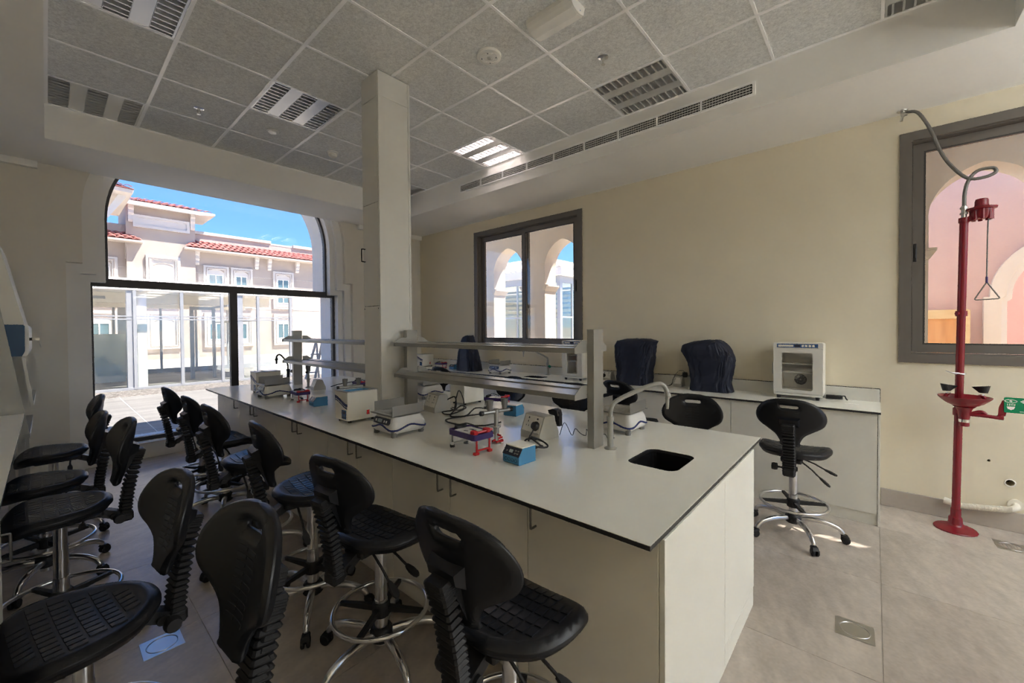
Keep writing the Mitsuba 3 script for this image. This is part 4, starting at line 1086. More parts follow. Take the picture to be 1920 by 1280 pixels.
t = thing('charger', 'black power charger plugged in upright on the small wall socket pod', 'charger', mesh=bx(4.685, 4.735, 1.575, 1.62, ZT + 0.105, ZT + 0.16, 0.006), mat='mat_black')
cable('power_cable', 'black cable coils behind the farthest socket pod under the far shelf', [(2.10, 4.60, z + 0.02), (2.22, 4.66, z + 0.03), (2.36, 4.60, z + 0.05), (2.40, 4.48, z + 0.07), (2.30, 4.46, z + 0.04), (2.20, 4.54, z), (2.30, 4.62, z), (2.42, 4.56, z + 0.02), (2.44, 4.42, z + 0.09), (2.36, 4.42, z + 0.03)], 0.005)

# stand with a cross bar and two grey cups
def cup_stand(label, x, y, bar_ang, extra=True):
    t = thing('cup_stand', label, 'lab stand')
    M = T().translate([x, y, ZT])
    part(t, 'pole', cat(cyl((0, 0, 0.006), (0, 0, 0.185), 0.0125, 16), lathe([(0, 0.094), (0.026, 0.094), (0.028, 0.098), (0.026, 0.102), (0, 0.102)], 20), cyl((0, 0, 0.06), (0, 0, 0.09), 0.017, 16)), 'mat_steel_dull', smooth=40, to=M)
    R = M.rotate([0, 0, 1], bar_ang)
    br = part(t, 'cross_bar', cat(cyl((-0.095, 0, 0.186), (0.10, 0, 0.186), 0.011, 14), lathe([(0, 0.17), (0.017, 0.17), (0.017, 0.2), (0, 0.2)], 16)), 'mat_steel_dull', smooth=40, to=R)
    part(br, 'end_cap', cat(cyl((-0.110, 0, 0.186), (-0.092, 0, 0.186), 0.014, 14), cyl((0.098, 0, 0.186), (0.115, 0, 0.186), 0.013, 14)), 'mat_black', smooth=40, to=R)
    for cx in (-0.045, 0.062):
        part(t, 'cup', lathe([(0, 0.197), (0.014, 0.197), (0.0225, 0.252), (0.0225, 0.256), (0.019, 0.256), (0.011, 0.205), (0, 0.205)], 20, (cx, 0, 0)), 'mat_cup', smooth=40, to=R)
    if extra:
        part(t, 'red_clamp', cat(cyl((-0.03, 0, 0.02), (0.05, 0, 0.026), 0.006, 10), cyl((0, -0.035, 0.05), (0, 0.03, 0.058), 0.006, 10), bx(-0.015, 0.045, -0.018, -0.006, 0.004, 0.018, 0.002), bx(-0.02, 0.03, 0.008, 0.02, 0.004, 0.018, 0.002)), 'mat_red', to=M)
    part(t, 'base', lathe([(0, 0), (0.03, 0), (0.03, 0.005), (0.016, 0.012), (0, 0.012)], 24), 'mat_steel', smooth=40, to=M)
    return t
cup_stand('steel stand with a cross bar holding two tapered grey cups', 1.715, 1.655, -10)
cup_stand('stand with two grey cups behind the open water bath', 1.685, 3.324, -15, False)
cup_stand('stand with a single visible dark cup by the far shelf post, against the window', 2.0, 4.96, 60, False)

# swan-neck taps
def tap(label, base, path, handle, valve, nozzle_len=0.06, r=0.0125, mat='mat_tap'):
    t = thing('lab_tap', label, 'tap')
    x, y = base
    part(t, 'base', lathe([(0, 0), (0.034, 0), (0.034, 0.006), (0.018, 0.012), (0.016, 0.014), (0, 0.014)], 24, (x, y, ZT)), mat, smooth=40)
    part(t, 'stem', cat(cyl((x, y, ZT + 0.01), (x, y, ZT + 0.17), 0.0165, 18), lathe([(0, 0.155), (0.020, 0.155), (0.020, 0.178), (0, 0.178)], 18, (x, y, ZT))), mat, smooth=40)
    p = arc(path, 8)
    sp_ = part(t, 'spout', tube(p, r, 14), mat, smooth=60)
    e = path[-1]
    part(sp_, 'nozzle', cat(lathe([(0, 0.0), (0.017, 0.0), (0.017, -0.02), (0.011, -0.024), (0.010, -nozzle_len * 0.6), (0.007, -nozzle_len), (0, -nozzle_len)], 16, e), lathe([(0, -0.03), (0.013, -0.03), (0.013, -0.036), (0, -0.036)], 14, e)), mat, smooth=30)
    part(t, 'valve', cat(cyl((x, y, ZT + 0.145), handle, 0.010, 12)), 'mat_steel', smooth=40)
    h = np.array(handle)
    d = h - np.array([x, y, ZT + 0.145])
    d /= np.linalg.norm(d)
    part(t, 'valve_handle', cat(cyl(h - d * 0.004, h + d * 0.022, 0.019, 12), cyl(h, h + d * 0.03, 0.010, 12)), valve, smooth=40, label='green valve handle')
    return t
tap('grey swan-neck lab tap standing beside the island sink', (2.04, 1.095), [(2.04, 1.095, ZT + 0.17), (2.043, 1.09, ZT + 0.225), (2.06, 1.07, ZT + 0.262), (2.13, 0.99, ZT + 0.315), (2.19, 0.915, ZT + 0.352), (2.225, 0.875, ZT + 0.352), (2.24, 0.855, ZT + 0.31)], (2.09, 1.12, ZT + 0.145), 'mat_green_valve', 0.09)
tap('dark gooseneck tap behind the far shelf unit by the arched window', (2.0, 5.56), [(2.0, 5.56, ZT + 0.17), (1.995, 5.56, ZT + 0.24), (1.97, 5.56, ZT + 0.29), (1.93, 5.56, ZT + 0.345), (1.90, 5.56, ZT + 0.365), (1.875, 5.56, ZT + 0.35), (1.868, 5.56, ZT + 0.32)], (2.05, 5.58, ZT + 0.145), 'mat_black', 0.07, 0.009, 'mat_black')
tap('steel swan-neck tap with a green valve by the small wall sink', (4.69, 3.497), [(4.69, 3.497, ZT + 0.17), (4.69, 3.50, ZT + 0.23), (4.675, 3.525, ZT + 0.262), (4.58, 3.66, ZT + 0.345), (4.53, 3.74, ZT + 0.375), (4.50, 3.785, ZT + 0.345)], (4.65, 3.44, ZT + 0.13), 'mat_green_valve', 0.085, mat='mat_steel_dull')

# draped microscope covers
def cover(label, levels, seed):
    """levels: (z, x front, x back, y right, y left), near to far; a boxy sleeve of creased cloth, closed on top."""
    L = np.array(levels, float)
    nz, n = 40, 150
    zz = np.linspace(L[0, 0], L[-1, 0], nz)
    I = [np.interp(zz, L[:, 0], L[:, k]) for k in range(1, 5)]
    th = np.arange(n) * 2 * PI / n
    c, s = np.cos(th), np.sin(th)
    rows = []
    for i, z_ in enumerate(zz):
        f = i / (nz - 1)
        cx, hx, cy, hy = (I[0][i] + I[1][i]) / 2, (I[1][i] - I[0][i]) / 2, (I[2][i] + I[3][i]) / 2, (I[3][i] - I[2][i]) / 2
        e = 2 / (4.6 - 1.4 * f)
        px_, py_ = np.sign(c) * np.abs(c) ** e, np.sign(s) * np.abs(s) ** e
        a = meshkit.noise(np.stack([2.6 * c + seed, 2.6 * s + 0.5 * f, np.full(n, 0.7 * f)], -1))
        b = meshkit.noise(np.stack([6.5 * c - seed, 6.5 * s + 1.5 * f, np.full(n, 2.6 * f)], -1))
        d = meshkit.noise(np.stack([13 * c + seed, 13 * s, np.full(n, 9.0 * f)], -1))
        k = 1 + 0.24 * (0.38 - np.abs(2 * a - 1)) * (1.0 - 0.5 * f) + 0.16 * (0.42 - np.abs(2 * b - 1)) * (1 - 0.4 * f) + 0.07 * (0.5 - np.abs(2 * d - 1))
        dz = 0.02 * (b - 0.5) * (f > 0.7)
        rows.append(np.stack([cx + hx * px_ * k, cy + hy * py_ * k, z_ + dz], 1))
    v = np.vstack(rows)
    f = []
    for i in range(nz - 1):
        for k in range(n):
            l = (k + 1) % n
            f += [[i * n + k, i * n + l, (i + 1) * n + l], [i * n + k, (i + 1) * n + l, (i + 1) * n + k]]
    last = rows[-1]
    m_ = last.mean(0)
    v = np.vstack([v, last * 0.5 + m_ * 0.5 + [0, 0, 0.004], [m_ + [0, 0, 0.002]]])
    o = (nz - 1) * n
    for k in range(n):
        l = (k + 1) % n
        f += [[o + k, o + l, nz * n + l], [o + k, nz * n + l, nz * n + k], [len(v) - 1, nz * n + k, nz * n + l]]
    m = flipfix(trimesh.Trimesh(v, f, process=False))
    return thing('microscope_cover', label, 'dust cover', mesh=m, mat='mat_cover', smooth=22)
z0 = ZT + 0.002
cover('navy dust cover draped over a tall microscope by the far window, tapering to the top', [(z0, 4.31, 4.56, 4.67, 5.05), (1.0, 4.32, 4.56, 4.70, 5.05), (1.16, 4.34, 4.55, 4.745, 5.05), (1.335, 4.36, 4.54, 4.80, 5.01), (1.41, 4.38, 4.53, 4.82, 4.99), (1.445, 4.40, 4.52, 4.83, 4.93)], 1.3)
cover('navy dust cover flaring towards the top, middle one, by the near shelf post', [(z0, 4.43, 4.69, 1.96, 2.31), (1.03, 4.43, 4.69, 1.955, 2.295), (1.22, 4.42, 4.70, 1.915, 2.325), (1.345, 4.42, 4.70, 1.895, 2.335), (1.40, 4.44, 4.68, 1.87, 2.31), (1.425, 4.47, 4.65, 1.95, 2.20)], 4.1)
cover('navy dust cover bulging at the top towards the left, rightmost one, beside the incubator', [(z0, 4.44, 4.69, 1.10, 1.45), (0.99, 4.45, 4.68, 1.125, 1.445), (1.08, 4.44, 4.69, 1.105, 1.46), (1.21, 4.43, 4.70, 1.085, 1.495), (1.31, 4.42, 4.71, 1.10, 1.55), (1.37, 4.43, 4.70, 1.145, 1.54), (1.405, 4.45, 4.67, 1.17, 1.44), (1.42, 4.48, 4.64, 1.20, 1.33)], 8.7)

# small incubators
def incubator(label, x0, x1, y0, y1, h, group=None):
    t = thing('incubator', label, 'incubator', group)
    z_ = ZT
    W = y1 - y0
    cy = (y0 + y1) / 2
    shell = rrect(y0, y1, z_ + 0.03, z_ + h, 0.02, 4)
    cav = sbox(y0 + 0.05, z_ + 0.075, y1 - 0.05, z_ + h - 0.085)
    part(t, 'body', cat(prism(shell.difference(cav), 'x', x0 + 0.035, x1 - 0.02), prism(shell, 'x', x1 - 0.02, x1)), 'mat_device_white')
    wn = rrect(y0 + 0.074, y1 - 0.066, z_ + 0.082, z_ + h - 0.092, 0.016, 4)
    df = rrect(y0 + 0.001, y1 - 0.001, z_ + 0.055, z_ + h - 0.052, 0.012, 4)
    d = part(t, 'door', prism(df.difference(wn), 'x', x0, x0 + 0.034), 'mat_incubator')
    part(d, 'window', prism(wn, 'x', x0 + 0.010, x0 + 0.0105), 'mat_glass', label='glass door window')
    part(d, 'handle', bx(x0 + 0.004, x0 + 0.028, y1 - 0.0015, y1 + 0.008, cy * 0 + z_ + 0.22, z_ + 0.33, 0.003), 'mat_grey_plastic')
    part(t, 'top_panel', prism(rrect(y0 - 0.001, y1 + 0.001, z_ + h - 0.05, z_ + h, 0.012, 4), 'x', x0 + 0.002, x0 + 0.036), 'mat_incubator')
    s = part(t, 'label_strip', bx(x0 + 0.0005, x0 + 0.003, y0 + 0.035, y1 - 0.03, z_ + h - 0.044, z_ + h - 0.010), 'mat_blue_panel')
    part(s, 'display', bx(x0 - 0.0005, x0 + 0.002, cy - 0.02, cy + 0.02, z_ + h - 0.04, z_ + h - 0.014), 'mat_panel_dark')
    part(s, 'keys', cat(*[bx(x0 - 0.0004, x0 + 0.002, cy - 0.05 - 0.026 * k, cy - 0.032 - 0.026 * k, z_ + h - 0.036, z_ + h - 0.018) for k in range(4)], bx(x0 - 0.0003, x0 + 0.002, cy + 0.03, y1 - 0.04, z_ + h - 0.036, z_ + h - 0.018)), 'mat_device_white')
    part(t, 'lower_trim', bx(x0 + 0.004, x0 + 0.036, y0 + 0.004, y1 - 0.004, z_ + 0.03, z_ + 0.052, 0.002), 'mat_incubator')
    part(t, 'liner', cat(bx(x1 - 0.024, x1 - 0.021, y0 + 0.051, y1 - 0.051, z_ + 0.076, z_ + h - 0.086)), 'mat_device_grey')
    fan = []
    for r in (0.012, 0.024, 0.036, 0.046):
        fan.append(tube([(x1 - 0.026, cy + r * math.cos(a), z_ + 0.16 + r * math.sin(a)) for a in np.arange(24) * PI / 12], 0.0035, 6, closed=True))
    for a in range(12):
        fan.append(cyl((x1 - 0.027, cy + 0.01 * math.cos(a * PI / 6), z_ + 0.16 + 0.01 * math.sin(a * PI / 6)), (x1 - 0.027, cy + 0.046 * math.cos(a * PI / 6), z_ + 0.16 + 0.046 * math.sin(a * PI / 6)), 0.002, 5))
    part(t, 'fan_grille', cat(fan), 'mat_panel_dark', label='round dark fan grille')
    for zz in (z_ + 0.235, z_ + 0.315):
        part(t, 'shelf', bx(x0 + 0.045, x1 - 0.03, y0 + 0.052, y1 - 0.052, zz, zz + 0.007), 'mat_incubator')
    for fx in (x0 + 0.03, x1 - 0.03):
        for fy in (y0 + 0.04, y1 - 0.04):
            part(t, 'foot', lathe([(0, 0), (0.014, 0), (0.016, 0.03), (0, 0.03)], 12, (fx, fy, z_)), 'mat_rubber')
    return t
incubator('white glass-door incubator with two shelves at the near end of the wall bench', 4.505, 4.755, 0.342, 0.718, 0.515)
incubator('far white incubator behind the near shelf, to the right of the small wall sink', 4.40, 4.66, 2.75, 3.05, 0.505)
t = thing('cable_bundle', 'black coiled power cord lying beside the near incubator on the wall worktop', 'cable')
part(t, 'coil', cat(*[tube(arc([(4.69 + 0.004 * k, 0.335, z + 0.012 * (k % 3)), (4.70 + 0.004 * k, 0.24, z + 0.012 * (k % 3)), (4.725, 0.225, z + 0.012 * (k % 3)), (4.72 + 0.002 * k, 0.335, z + 0.012 * (k % 3))]), 0.005, 6) for k in range(6)]), 'mat_black', smooth=60)
part(t, 'tail', tube(arc([(4.71, 0.23, z + 0.02), (4.70, 0.20, z + 0.03), (4.69, 0.19, z + 0.01), (4.67, 0.18, z)]), 0.005, 6), 'mat_black', smooth=60)
thing('paper_slip', 'small white paper slip on the wall worktop right of the near incubator', 'paper', mesh=bx(4.50, 4.535, 0.10, 0.19, ZT + 0.0002, ZT + 0.0012), mat='mat_paper')
t = thing('wall_socket', 'small grey wall socket in the far corner above the wall worktop', 'power socket')
part(t, 'plate', bx(XR - 0.008, XR - 0.0003, 6.23, 6.31, 1.02, 1.09, 0.002), 'mat_grey_plastic')
part(t, 'outlet', bx(XR - 0.010, XR - 0.006, 6.25, 6.29, 1.035, 1.075, 0.001), 'mat_white_plastic')
t = thing('wall_socket', 'pale wall socket strip beside the middle covered microscope', 'power socket')
part(t, 'plate', bx(XR - 0.06, XR - 0.0145, 2.62, 2.72, ZT + 0.002, ZT + 0.06, 0.004), 'mat_white_plastic')
part(t, 'outlet', bx(XR - 0.063, XR - 0.058, 2.64, 2.70, ZT + 0.012, ZT + 0.05, 0.001), 'mat_grey_plastic')

# ------------------------------------------------------------------ emergency shower, floor drains, pipe
t = thing('emergency_shower', 'red emergency shower and eyewash post standing at the right wall', 'safety shower')
sx, sy = 4.545, -0.470
part(t, 'base_flange', lathe([(0, 0), (0.118, 0), (0.120, 0.006), (0.112, 0.016), (0.07, 0.024), (0.048, 0.036), (0.040, 0.055), (0.038, 0.09), (0.034, 0.10), (0, 0.10)], 36, (sx, sy, 0)), 'mat_red_paint', smooth=45)
tilt = -0.013
P = lambda z, dx=0.0, dy=0.0: (sx + dx, sy + tilt * z + dy, z)
part(t, 'post', cat(cyl(P(0.09), P(2.35), 0.0235, 20), cyl(P(0.09), P(0.16), 0.029, 20)), 'mat_red_paint', smooth=45)
cp_ = part(t, 'coupling', cat(cyl(P(1.625), P(1.665), 0.032, 16), cyl(P(1.645, -0.03, 0.02), P(1.645, -0.045, 0.03), 0.012, 10)), 'mat_red_paint', smooth=45)
part(t, 'clamp_ring', cat(tube([np.array(P(1.19)) + [0.031 * math.cos(a), 0.031 * math.sin(a), 0] for a in np.arange(20) * PI / 10], 0.006, 6, closed=True), tube(arc([np.array(P(1.195, -0.03, 0.0)), np.array(P(1.20, -0.04, 0.045)), np.array(P(1.21, -0.03, 0.075))]), 0.004, 6), cyl(P(1.186), P(1.197), 0.029, 16)), 'mat_chrome', smooth=45)
hz, hy = 2.36, -0.12
e = P(2.345)
head = (sx + 0.0, sy - 0.118, 2.385)
part(t, 'head_arm', cat(tube(arc([P(2.34), (sx, sy - 0.05, 2.345), (sx, sy - 0.085, 2.372), head]), 0.017, 12), cyl(P(2.325), P(2.36), 0.030, 14)), 'mat_red_paint', smooth=45)
part(t, 'shower_head', cat(lathe([(0, -0.045), (0.050, -0.045), (0.055, -0.02), (0.058, 0.018), (0.078, 0.022), (0.080, 0.034), (0.045, 0.040), (0.036, 0.052), (0.035, 0.085), (0.030, 0.098), (0, 0.10)], 28, head), *[cyl((head[0] + 0.05 * math.cos(a), head[1] + 0.05 * math.sin(a), head[2] - 0.055), (head[0] + 0.05 * math.cos(a), head[1] + 0.05 * math.sin(a), head[2] + 0.02), 0.012, 8) for a in np.arange(8) * PI / 4]), 'mat_red_paint', smooth=40)
pr = part(t, 'pull_rod', tube(arc([(sx, sy - 0.155, 2.36), (sx, sy - 0.170, 2.345), (sx, sy - 0.160, 2.325), (sx, sy - 0.150, 2.30), (sx, sy - 0.146, 1.87)], 5), 0.004, 8), 'mat_hose', smooth=60)
part(pr, 'sleeve', cyl((sx, sy - 0.146, 1.865), (sx, sy - 0.146, 1.91), 0.0065, 10), 'mat_purple')
ty = sy - 0.147
part(t, 'pull_handle', tube([(sx, ty + 0.002, 1.868), (sx, ty + 0.058, 1.752), (sx, ty + 0.057, 1.746), (sx, ty + 0.05, 1.743), (sx, ty - 0.054, 1.747), (sx, ty - 0.062, 1.752), (sx, ty - 0.06, 1.758), (sx, ty - 0.002, 1.868)], 0.0042, 8), 'mat_hose', smooth=60)
# eyewash bowl in front of the post
bxx, byy, bz = sx - 0.075, sy - 0.032, 1.0
part(t, 'eyewash_bowl', lathe([(0, -0.055), (0.055, -0.052), (0.10, -0.025), (0.138, 0.012), (0.142, 0.022), (0.138, 0.024), (0.10, -0.010), (0.055, -0.038), (0, -0.042)], 40, (bxx, byy, bz + 0.008)), 'mat_red_paint', smooth=50)
part(t, 'bowl_stem', cat(lathe([(0, -0.19), (0.026, -0.19), (0.028, -0.185), (0.028, -0.13), (0.030, -0.128), (0.032, -0.09), (0.045, -0.055), (0.06, -0.045), (0, -0.045)], 24, (bxx, byy, bz)), cyl((bxx, byy, bz - 0.10), (sx, sy - 0.012, bz - 0.10), 0.022, 14), cyl(P(bz - 0.125), P(bz - 0.07), 0.032, 16)), 'mat_red_paint', smooth=45)
part(t, 'steel_band', lathe([(0.0285, -0.160), (0.0295, -0.160), (0.0295, -0.138), (0.0285, -0.138)], 24, (bxx, byy, bz)), 'mat_chrome', smooth=45)
for s in (1, -1):
    ny = byy + 0.085 * s
    n_ = part(t, 'nozzle_pipe', tube(arc([(bxx, byy + 0.06 * s, bz - 0.01), (bxx - 0.01, ny + 0.012 * s, bz + 0.02), (bxx - 0.012, ny, bz + 0.048)]), 0.012, 10), 'mat_red_paint', smooth=50)
    part(n_, 'collar', cyl((bxx - 0.012, ny, bz + 0.046), (bxx - 0.012, ny - 0.003 * s, bz + 0.056), 0.014, 12), 'mat_chrome', smooth=45)
    part(n_, 'nozzle_cap', hullpts([(bxx - 0.012 + 0.026 * math.cos(a), ny + 0.012 * s + 0.03 * math.sin(a), bz + 0.112 + 0.006 * s * math.sin(a)) for a in np.arange(16) * PI / 8] + [(bxx - 0.012 + 0.022 * math.cos(a), ny + 0.008 * s + 0.022 * math.sin(a), bz + 0.066) for a in np.arange(12) * PI / 6] + [(bxx - 0.012, ny - 0.052 * s, bz + 0.106)]), 'mat_black', smooth=35, label='black eyewash nozzle cap')
part(t, 'push_arm', cat(tube(arc([(bxx, byy - 0.03, bz - 0.095), (bxx, byy - 0.08, bz - 0.075), (bxx - 0.005, byy - 0.11, bz - 0.09)]), 0.012, 10), tube(arc([(bxx, byy - 0.02, bz - 0.10), (bxx - 0.01, byy - 0.10, bz - 0.10), (bxx - 0.01, byy - 0.165, bz - 0.105)]), 0.013, 10), bx(bxx - 0.02, bxx + 0.005, byy - 0.19, byy - 0.16, bz - 0.118, bz - 0.085, 0.004)), 'mat_red_paint', smooth=50)
sgy = byy - 0.188
part(t, 'sign_bracket', hullpts([(bxx - 0.006, sgy + 0.025, bz - 0.09), (bxx - 0.006, sgy - 0.01, bz - 0.09), (bxx - 0.006, sgy - 0.03, bz + 0.03), (bxx - 0.006, sgy + 0.005, bz + 0.02), (bxx, sgy + 0.025, bz - 0.09), (bxx, sgy - 0.01, bz - 0.09), (bxx, sgy - 0.03, bz + 0.03), (bxx, sgy + 0.005, bz + 0.02), (bxx - 0.006, sgy + 0.022, bz - 0.03)]), 'mat_red_paint')
# the green sign on the push plate: eye, cross and falling water
X = bxx - 0.012
ya_, yb_, za_, zb_ = sgy - 0.002, sgy - 0.108, bz - 0.062, bz + 0.046
sg = part(t, 'eyewash_sign', prism(rrect(yb_, ya_, za_, zb_, 0.008, 4), 'x', X, X + 0.004), 'mat_green', label='green eyewash sign')
cyy = (ya_ + yb_) / 2
def on_sign(poly):
    return prism(poly, 'x', X - 0.0012, X)
eye = Polygon([(cyy + 0.034 + 0.030 * (-math.cos(a)) * 1.0 - 0.012, bz + 0.021 + (0.012 * math.sin(a))) for a in np.linspace(0, 2 * PI, 28)[:-1]])
ec = eye.centroid
eye_ring = eye.difference(eye.buffer(-0.0035)).union(Point(ec.x, ec.y).buffer(0.0065)).difference(Point(ec.x, ec.y).buffer(0.0028))
cross = sbox(cyy - 0.044, bz + 0.018, cyy - 0.022, bz + 0.025).union(sbox(cyy - 0.0365, bz + 0.0105, cyy - 0.0295, bz + 0.0325))
drops = shapely.union_all([sbox(ec.x - 0.019 + 0.008 * k, bz - 0.012 - 0.002 * (k % 2), ec.x - 0.016 + 0.008 * k, bz + 0.004) for k in range(5)])
face_ = Polygon([(ec.x - 0.020, bz - 0.018), (ec.x + 0.020, bz - 0.018), (ec.x + 0.014, bz - 0.034), (ec.x, bz - 0.043), (ec.x - 0.014, bz - 0.034)])
bar = sbox(cyy - 0.048, bz - 0.052, cyy - 0.018, bz - 0.048)
part(sg, 'symbol', on_sign(shapely.union_all([eye_ring, cross, drops, face_, bar])), 'mat_sign_white', label='white eye, cross and water symbol')

hp = arc([(4.690, -0.178, 3.30), (4.672, -0.206, 3.302), (4.650, -0.26, 3.26), (4.625, -0.325, 3.10), (4.60, -0.375, 2.92), (4.57, -0.43, 2.78), (4.548, -0.515, 2.655), (4.548, -0.600, 2.640), (4.55, -0.655, 2.665), (4.553, -0.640, 2.70), (4.552, -0.565, 2.695), (4.548, -0.520, 2.63), (4.545, -0.503, 2.545), (4.545, -0.500, 2.44)], 10)
t = thing('flexible_hose', 'grey braided hose curling from the ceiling down to the red shower head', 'hose')
part(t, 'hose', tube(hp, 0.0115, 10), 'mat_hose', smooth=60)
part(t, 'coupling', cat(cyl((4.545, -0.50, 2.362), (4.545, -0.50, 2.45), 0.015, 12), cyl((4.545, -0.50, 2.385), (4.545, -0.50, 2.40), 0.022, 8), cyl((4.545, -0.50, 2.425), (4.545, -0.50, 2.44), 0.022, 8)), 'mat_steel', smooth=30)
t = thing('pipe_outlet', 'small steel pipe valve fixed on the soffit where the hose begins', 'valve')
part(t, 'plate', lathe([(0, 0), (0.036, 0), (0.034, -0.008), (0, -0.008)], 20, (4.69, -0.165, ZS)), 'mat_steel', smooth=40)
part(t, 'body', cat(cyl((4.69, -0.165, ZS - 0.006), (4.69, -0.165, ZS - 0.05), 0.013, 12), cyl((4.69, -0.155, ZS - 0.03), (4.69, -0.195, ZS - 0.03), 0.018, 8), cyl((4.69, -0.163, ZS - 0.05), (4.683, -0.158, ZS - 0.085), 0.010, 10)), 'mat_steel', smooth=30)

def drain(label, x, y, turn, lid=True):
    t = thing('floor_drain', label, 'floor drain', 'square steel floor drains')
    M = T().translate([x, y, 0.0005]).rotate([0, 0, 1], turn)
    part(t, 'plate', prism(sbox(-0.078, -0.078, 0.078, 0.078).difference(Point(0, 0).buffer(0.060)), 'z', 0, 0.0025), 'mat_steel', to=M)
    part(t, 'ring', tube([(0.060 * math.cos(a), 0.060 * math.sin(a), 0.002) for a in np.arange(40) * PI / 20], 0.0026, 6, closed=True), 'mat_chrome', smooth=True, to=M)
    part(t, 'lid' if lid else 'grate', prism(Point(0, 0).buffer(0.0575) if lid else Point(0, 0).buffer(0.0575).difference(shapely.union_all([sbox(-0.05, -0.042 + 0.017 * k, 0.05, -0.034 + 0.017 * k) for k in range(6)])), 'z', -0.001, 0.0018), 'mat_steel', to=M)
    return t
drain('square steel floor drain with a round lid on the open floor at lower right', 2.700, 0.070, 2)
drain('square steel floor drain with an open grate by the foot of the red shower', 4.43, -0.73, 2, False)
drain('square steel floor drain catching blue light between the stools at lower left', 0.355, 2.665, 0)

t = thing('waste_pipe', 'cream ribbed waste pipe lying along the baseboard behind the red shower', 'pipe')
pp = arc([(4.735, -0.44, 0.150), (4.722, -0.50, 0.140), (4.718, -0.60, 0.150), (4.716, -0.70, 0.165), (4.718, -0.77, 0.180), (4.735, -0.80, 0.196), (4.771, -0.802, 0.205)], 10)
part(t, 'pipe', tube(pp, 0.0205, 14), 'mat_pvc', smooth=60)
part(t, 'ribs', cat([tube([p + np.array([0.022 * math.cos(a), 0, 0.022 * math.sin(a)]) for a in np.arange(12) * PI / 6], 0.0025, 5, closed=True) for p in pp[10:42:1]]), 'mat_pvc', smooth=True)
part(t, 'wall_flange', cyl((4.762, -0.802, 0.205), (4.7735, -0.802, 0.205), 0.042, 24), 'mat_pvc', smooth=40)
part(t, 'end_collar', cat(cyl((4.738, -0.425, 0.152), (4.730, -0.47, 0.146), 0.025, 16)), 'mat_pvc', smooth=40)

# ------------------------------------------------------------------ outside
struct('ground', bx(-60, 60, -40, 120, -0.4, -0.05), 'mat_sand')
pv = struct('paving', bx(-9.0, 4.7, YB + 0.8, 13.7, -0.05, -0.022), 'mat_sand')
for i in range(-2, 5):
    for j in range(0, 6):
        a, b = 0.15 + 0.98 * i, 7.42 + 1.03 * j
        part(pv, 'slab', bx(a + 0.004, a + 0.976, b + 0.004, b + 1.026, -0.045, -0.02, 0.003), 'mat_paving')
struct('gravel_strip', bx(-9.0, 9.0, 13.62, 14.95, -0.05, -0.015), 'mat_gravel')

# the glazed walkway across the courtyard
gw = thing('glass_walkway', 'long glazed walkway with grey metal mullions across the paved courtyard', 'glazed walkway')
part(gw, 'fascia', bx(-12, 5.6, 14.96, 15.30, 2.66, 2.98, 0.01), 'mat_plaster_white')
part(gw, 'roof', bx(-12, 5.6, 15.30, 20.4, 2.72, 2.86), 'mat_plaster_white')
part(gw, 'ceiling_drop', bx(-12, 5.5, 17.0, 17.4, 2.42, 2.72), 'mat_plaster_pale')
part(gw, 'ceiling_drop', bx(-12, 5.5, 19.8, 20.1, 2.40, 2.72), 'mat_plaster_pale')
part(gw, 'floor', bx(-12, 5.6, 15.02, 20.4, -0.05, 0.0), 'mat_paving')
part(gw, 'front_sill', bx(-12, 5.6, 14.98, 15.06, -0.02, 0.05), 'mat_alu')
for zz in (1.965, 1.885):
    part(gw, 'transom', bx(-12, 5.6, 14.99, 15.05, zz - 0.016, zz + 0.016), 'mat_alu')
for x in (-0.4, 0.6, 1.58, 2.58, 3.55, 4.52, 5.5):
    part(gw, 'mullion', bx(x - 0.036, x + 0.036, 14.97, 15.07, 0.0, 2.66), 'mat_alu')
part(gw, 'column', bx(1.42, 1.54, 15.0, 15.2, 0.0, 2.7), 'mat_alu')
part(gw, 'column', bx(1.64, 1.84, 15.15, 15.4, 0.0, 2.7), 'mat_plaster_white')
part(gw, 'column', bx(3.95, 4.10, 15.0, 15.2, 0.0, 2.7), 'mat_alu')
for x in (-0.3, 1.56, 2.82, 3.87, 4.92, 6.0):
    part(gw, 'rear_mullion', bx(x - 0.035, x + 0.035, 20.0, 20.08, 0.0, 2.42), 'mat_alu')
part(gw, 'rear_sill', bx(-12, 6.5, 19.98, 20.1, -0.02, 0.16), 'mat_alu')
part(gw, 'wide_post', bx(1.66, 1.90, 19.9, 20.1, 0.0, 2.42), 'mat_alu')
part(gw, 'vent_strip', cat(bx(0.2, 0.62, 16.97, 17.0, 2.52, 2.60), bx(0.66, 1.16, 16.97, 17.0, 2.52, 2.60)), 'mat_alu')
part(gw, 'screen', bx(-1.5, 1.62, 17.6, 17.7, 0.0, 1.48), 'mat_board_green')
for k in range(-3, 6):
    x = -0.4 + 0.985 * k
    part(gw, 'pane', bx(x + 0.04, x + 0.945, 15.018, 15.0186, 0.05, 1.87), 'mat_glass_tint')
part(gw, 'end_frame', cat(bx(4.5, 4.58, 15.0, 20.0, 1.86, 1.92), bx(4.5, 4.58, 17.2, 17.3, 0, 2.66), bx(3.1, 3.2, 16.8, 16.9, 0, 2.3), bx(3.1, 3.75, 16.8, 16.9, 2.25, 2.35)), 'mat_alu')
part(gw, 'end_frame', cat(bx(3.70, 3.78, 16.8, 16.9, 0, 2.3), bx(3.7, 3.78, 15.05, 16.8, 2.3, 2.36)), 'mat_alu')

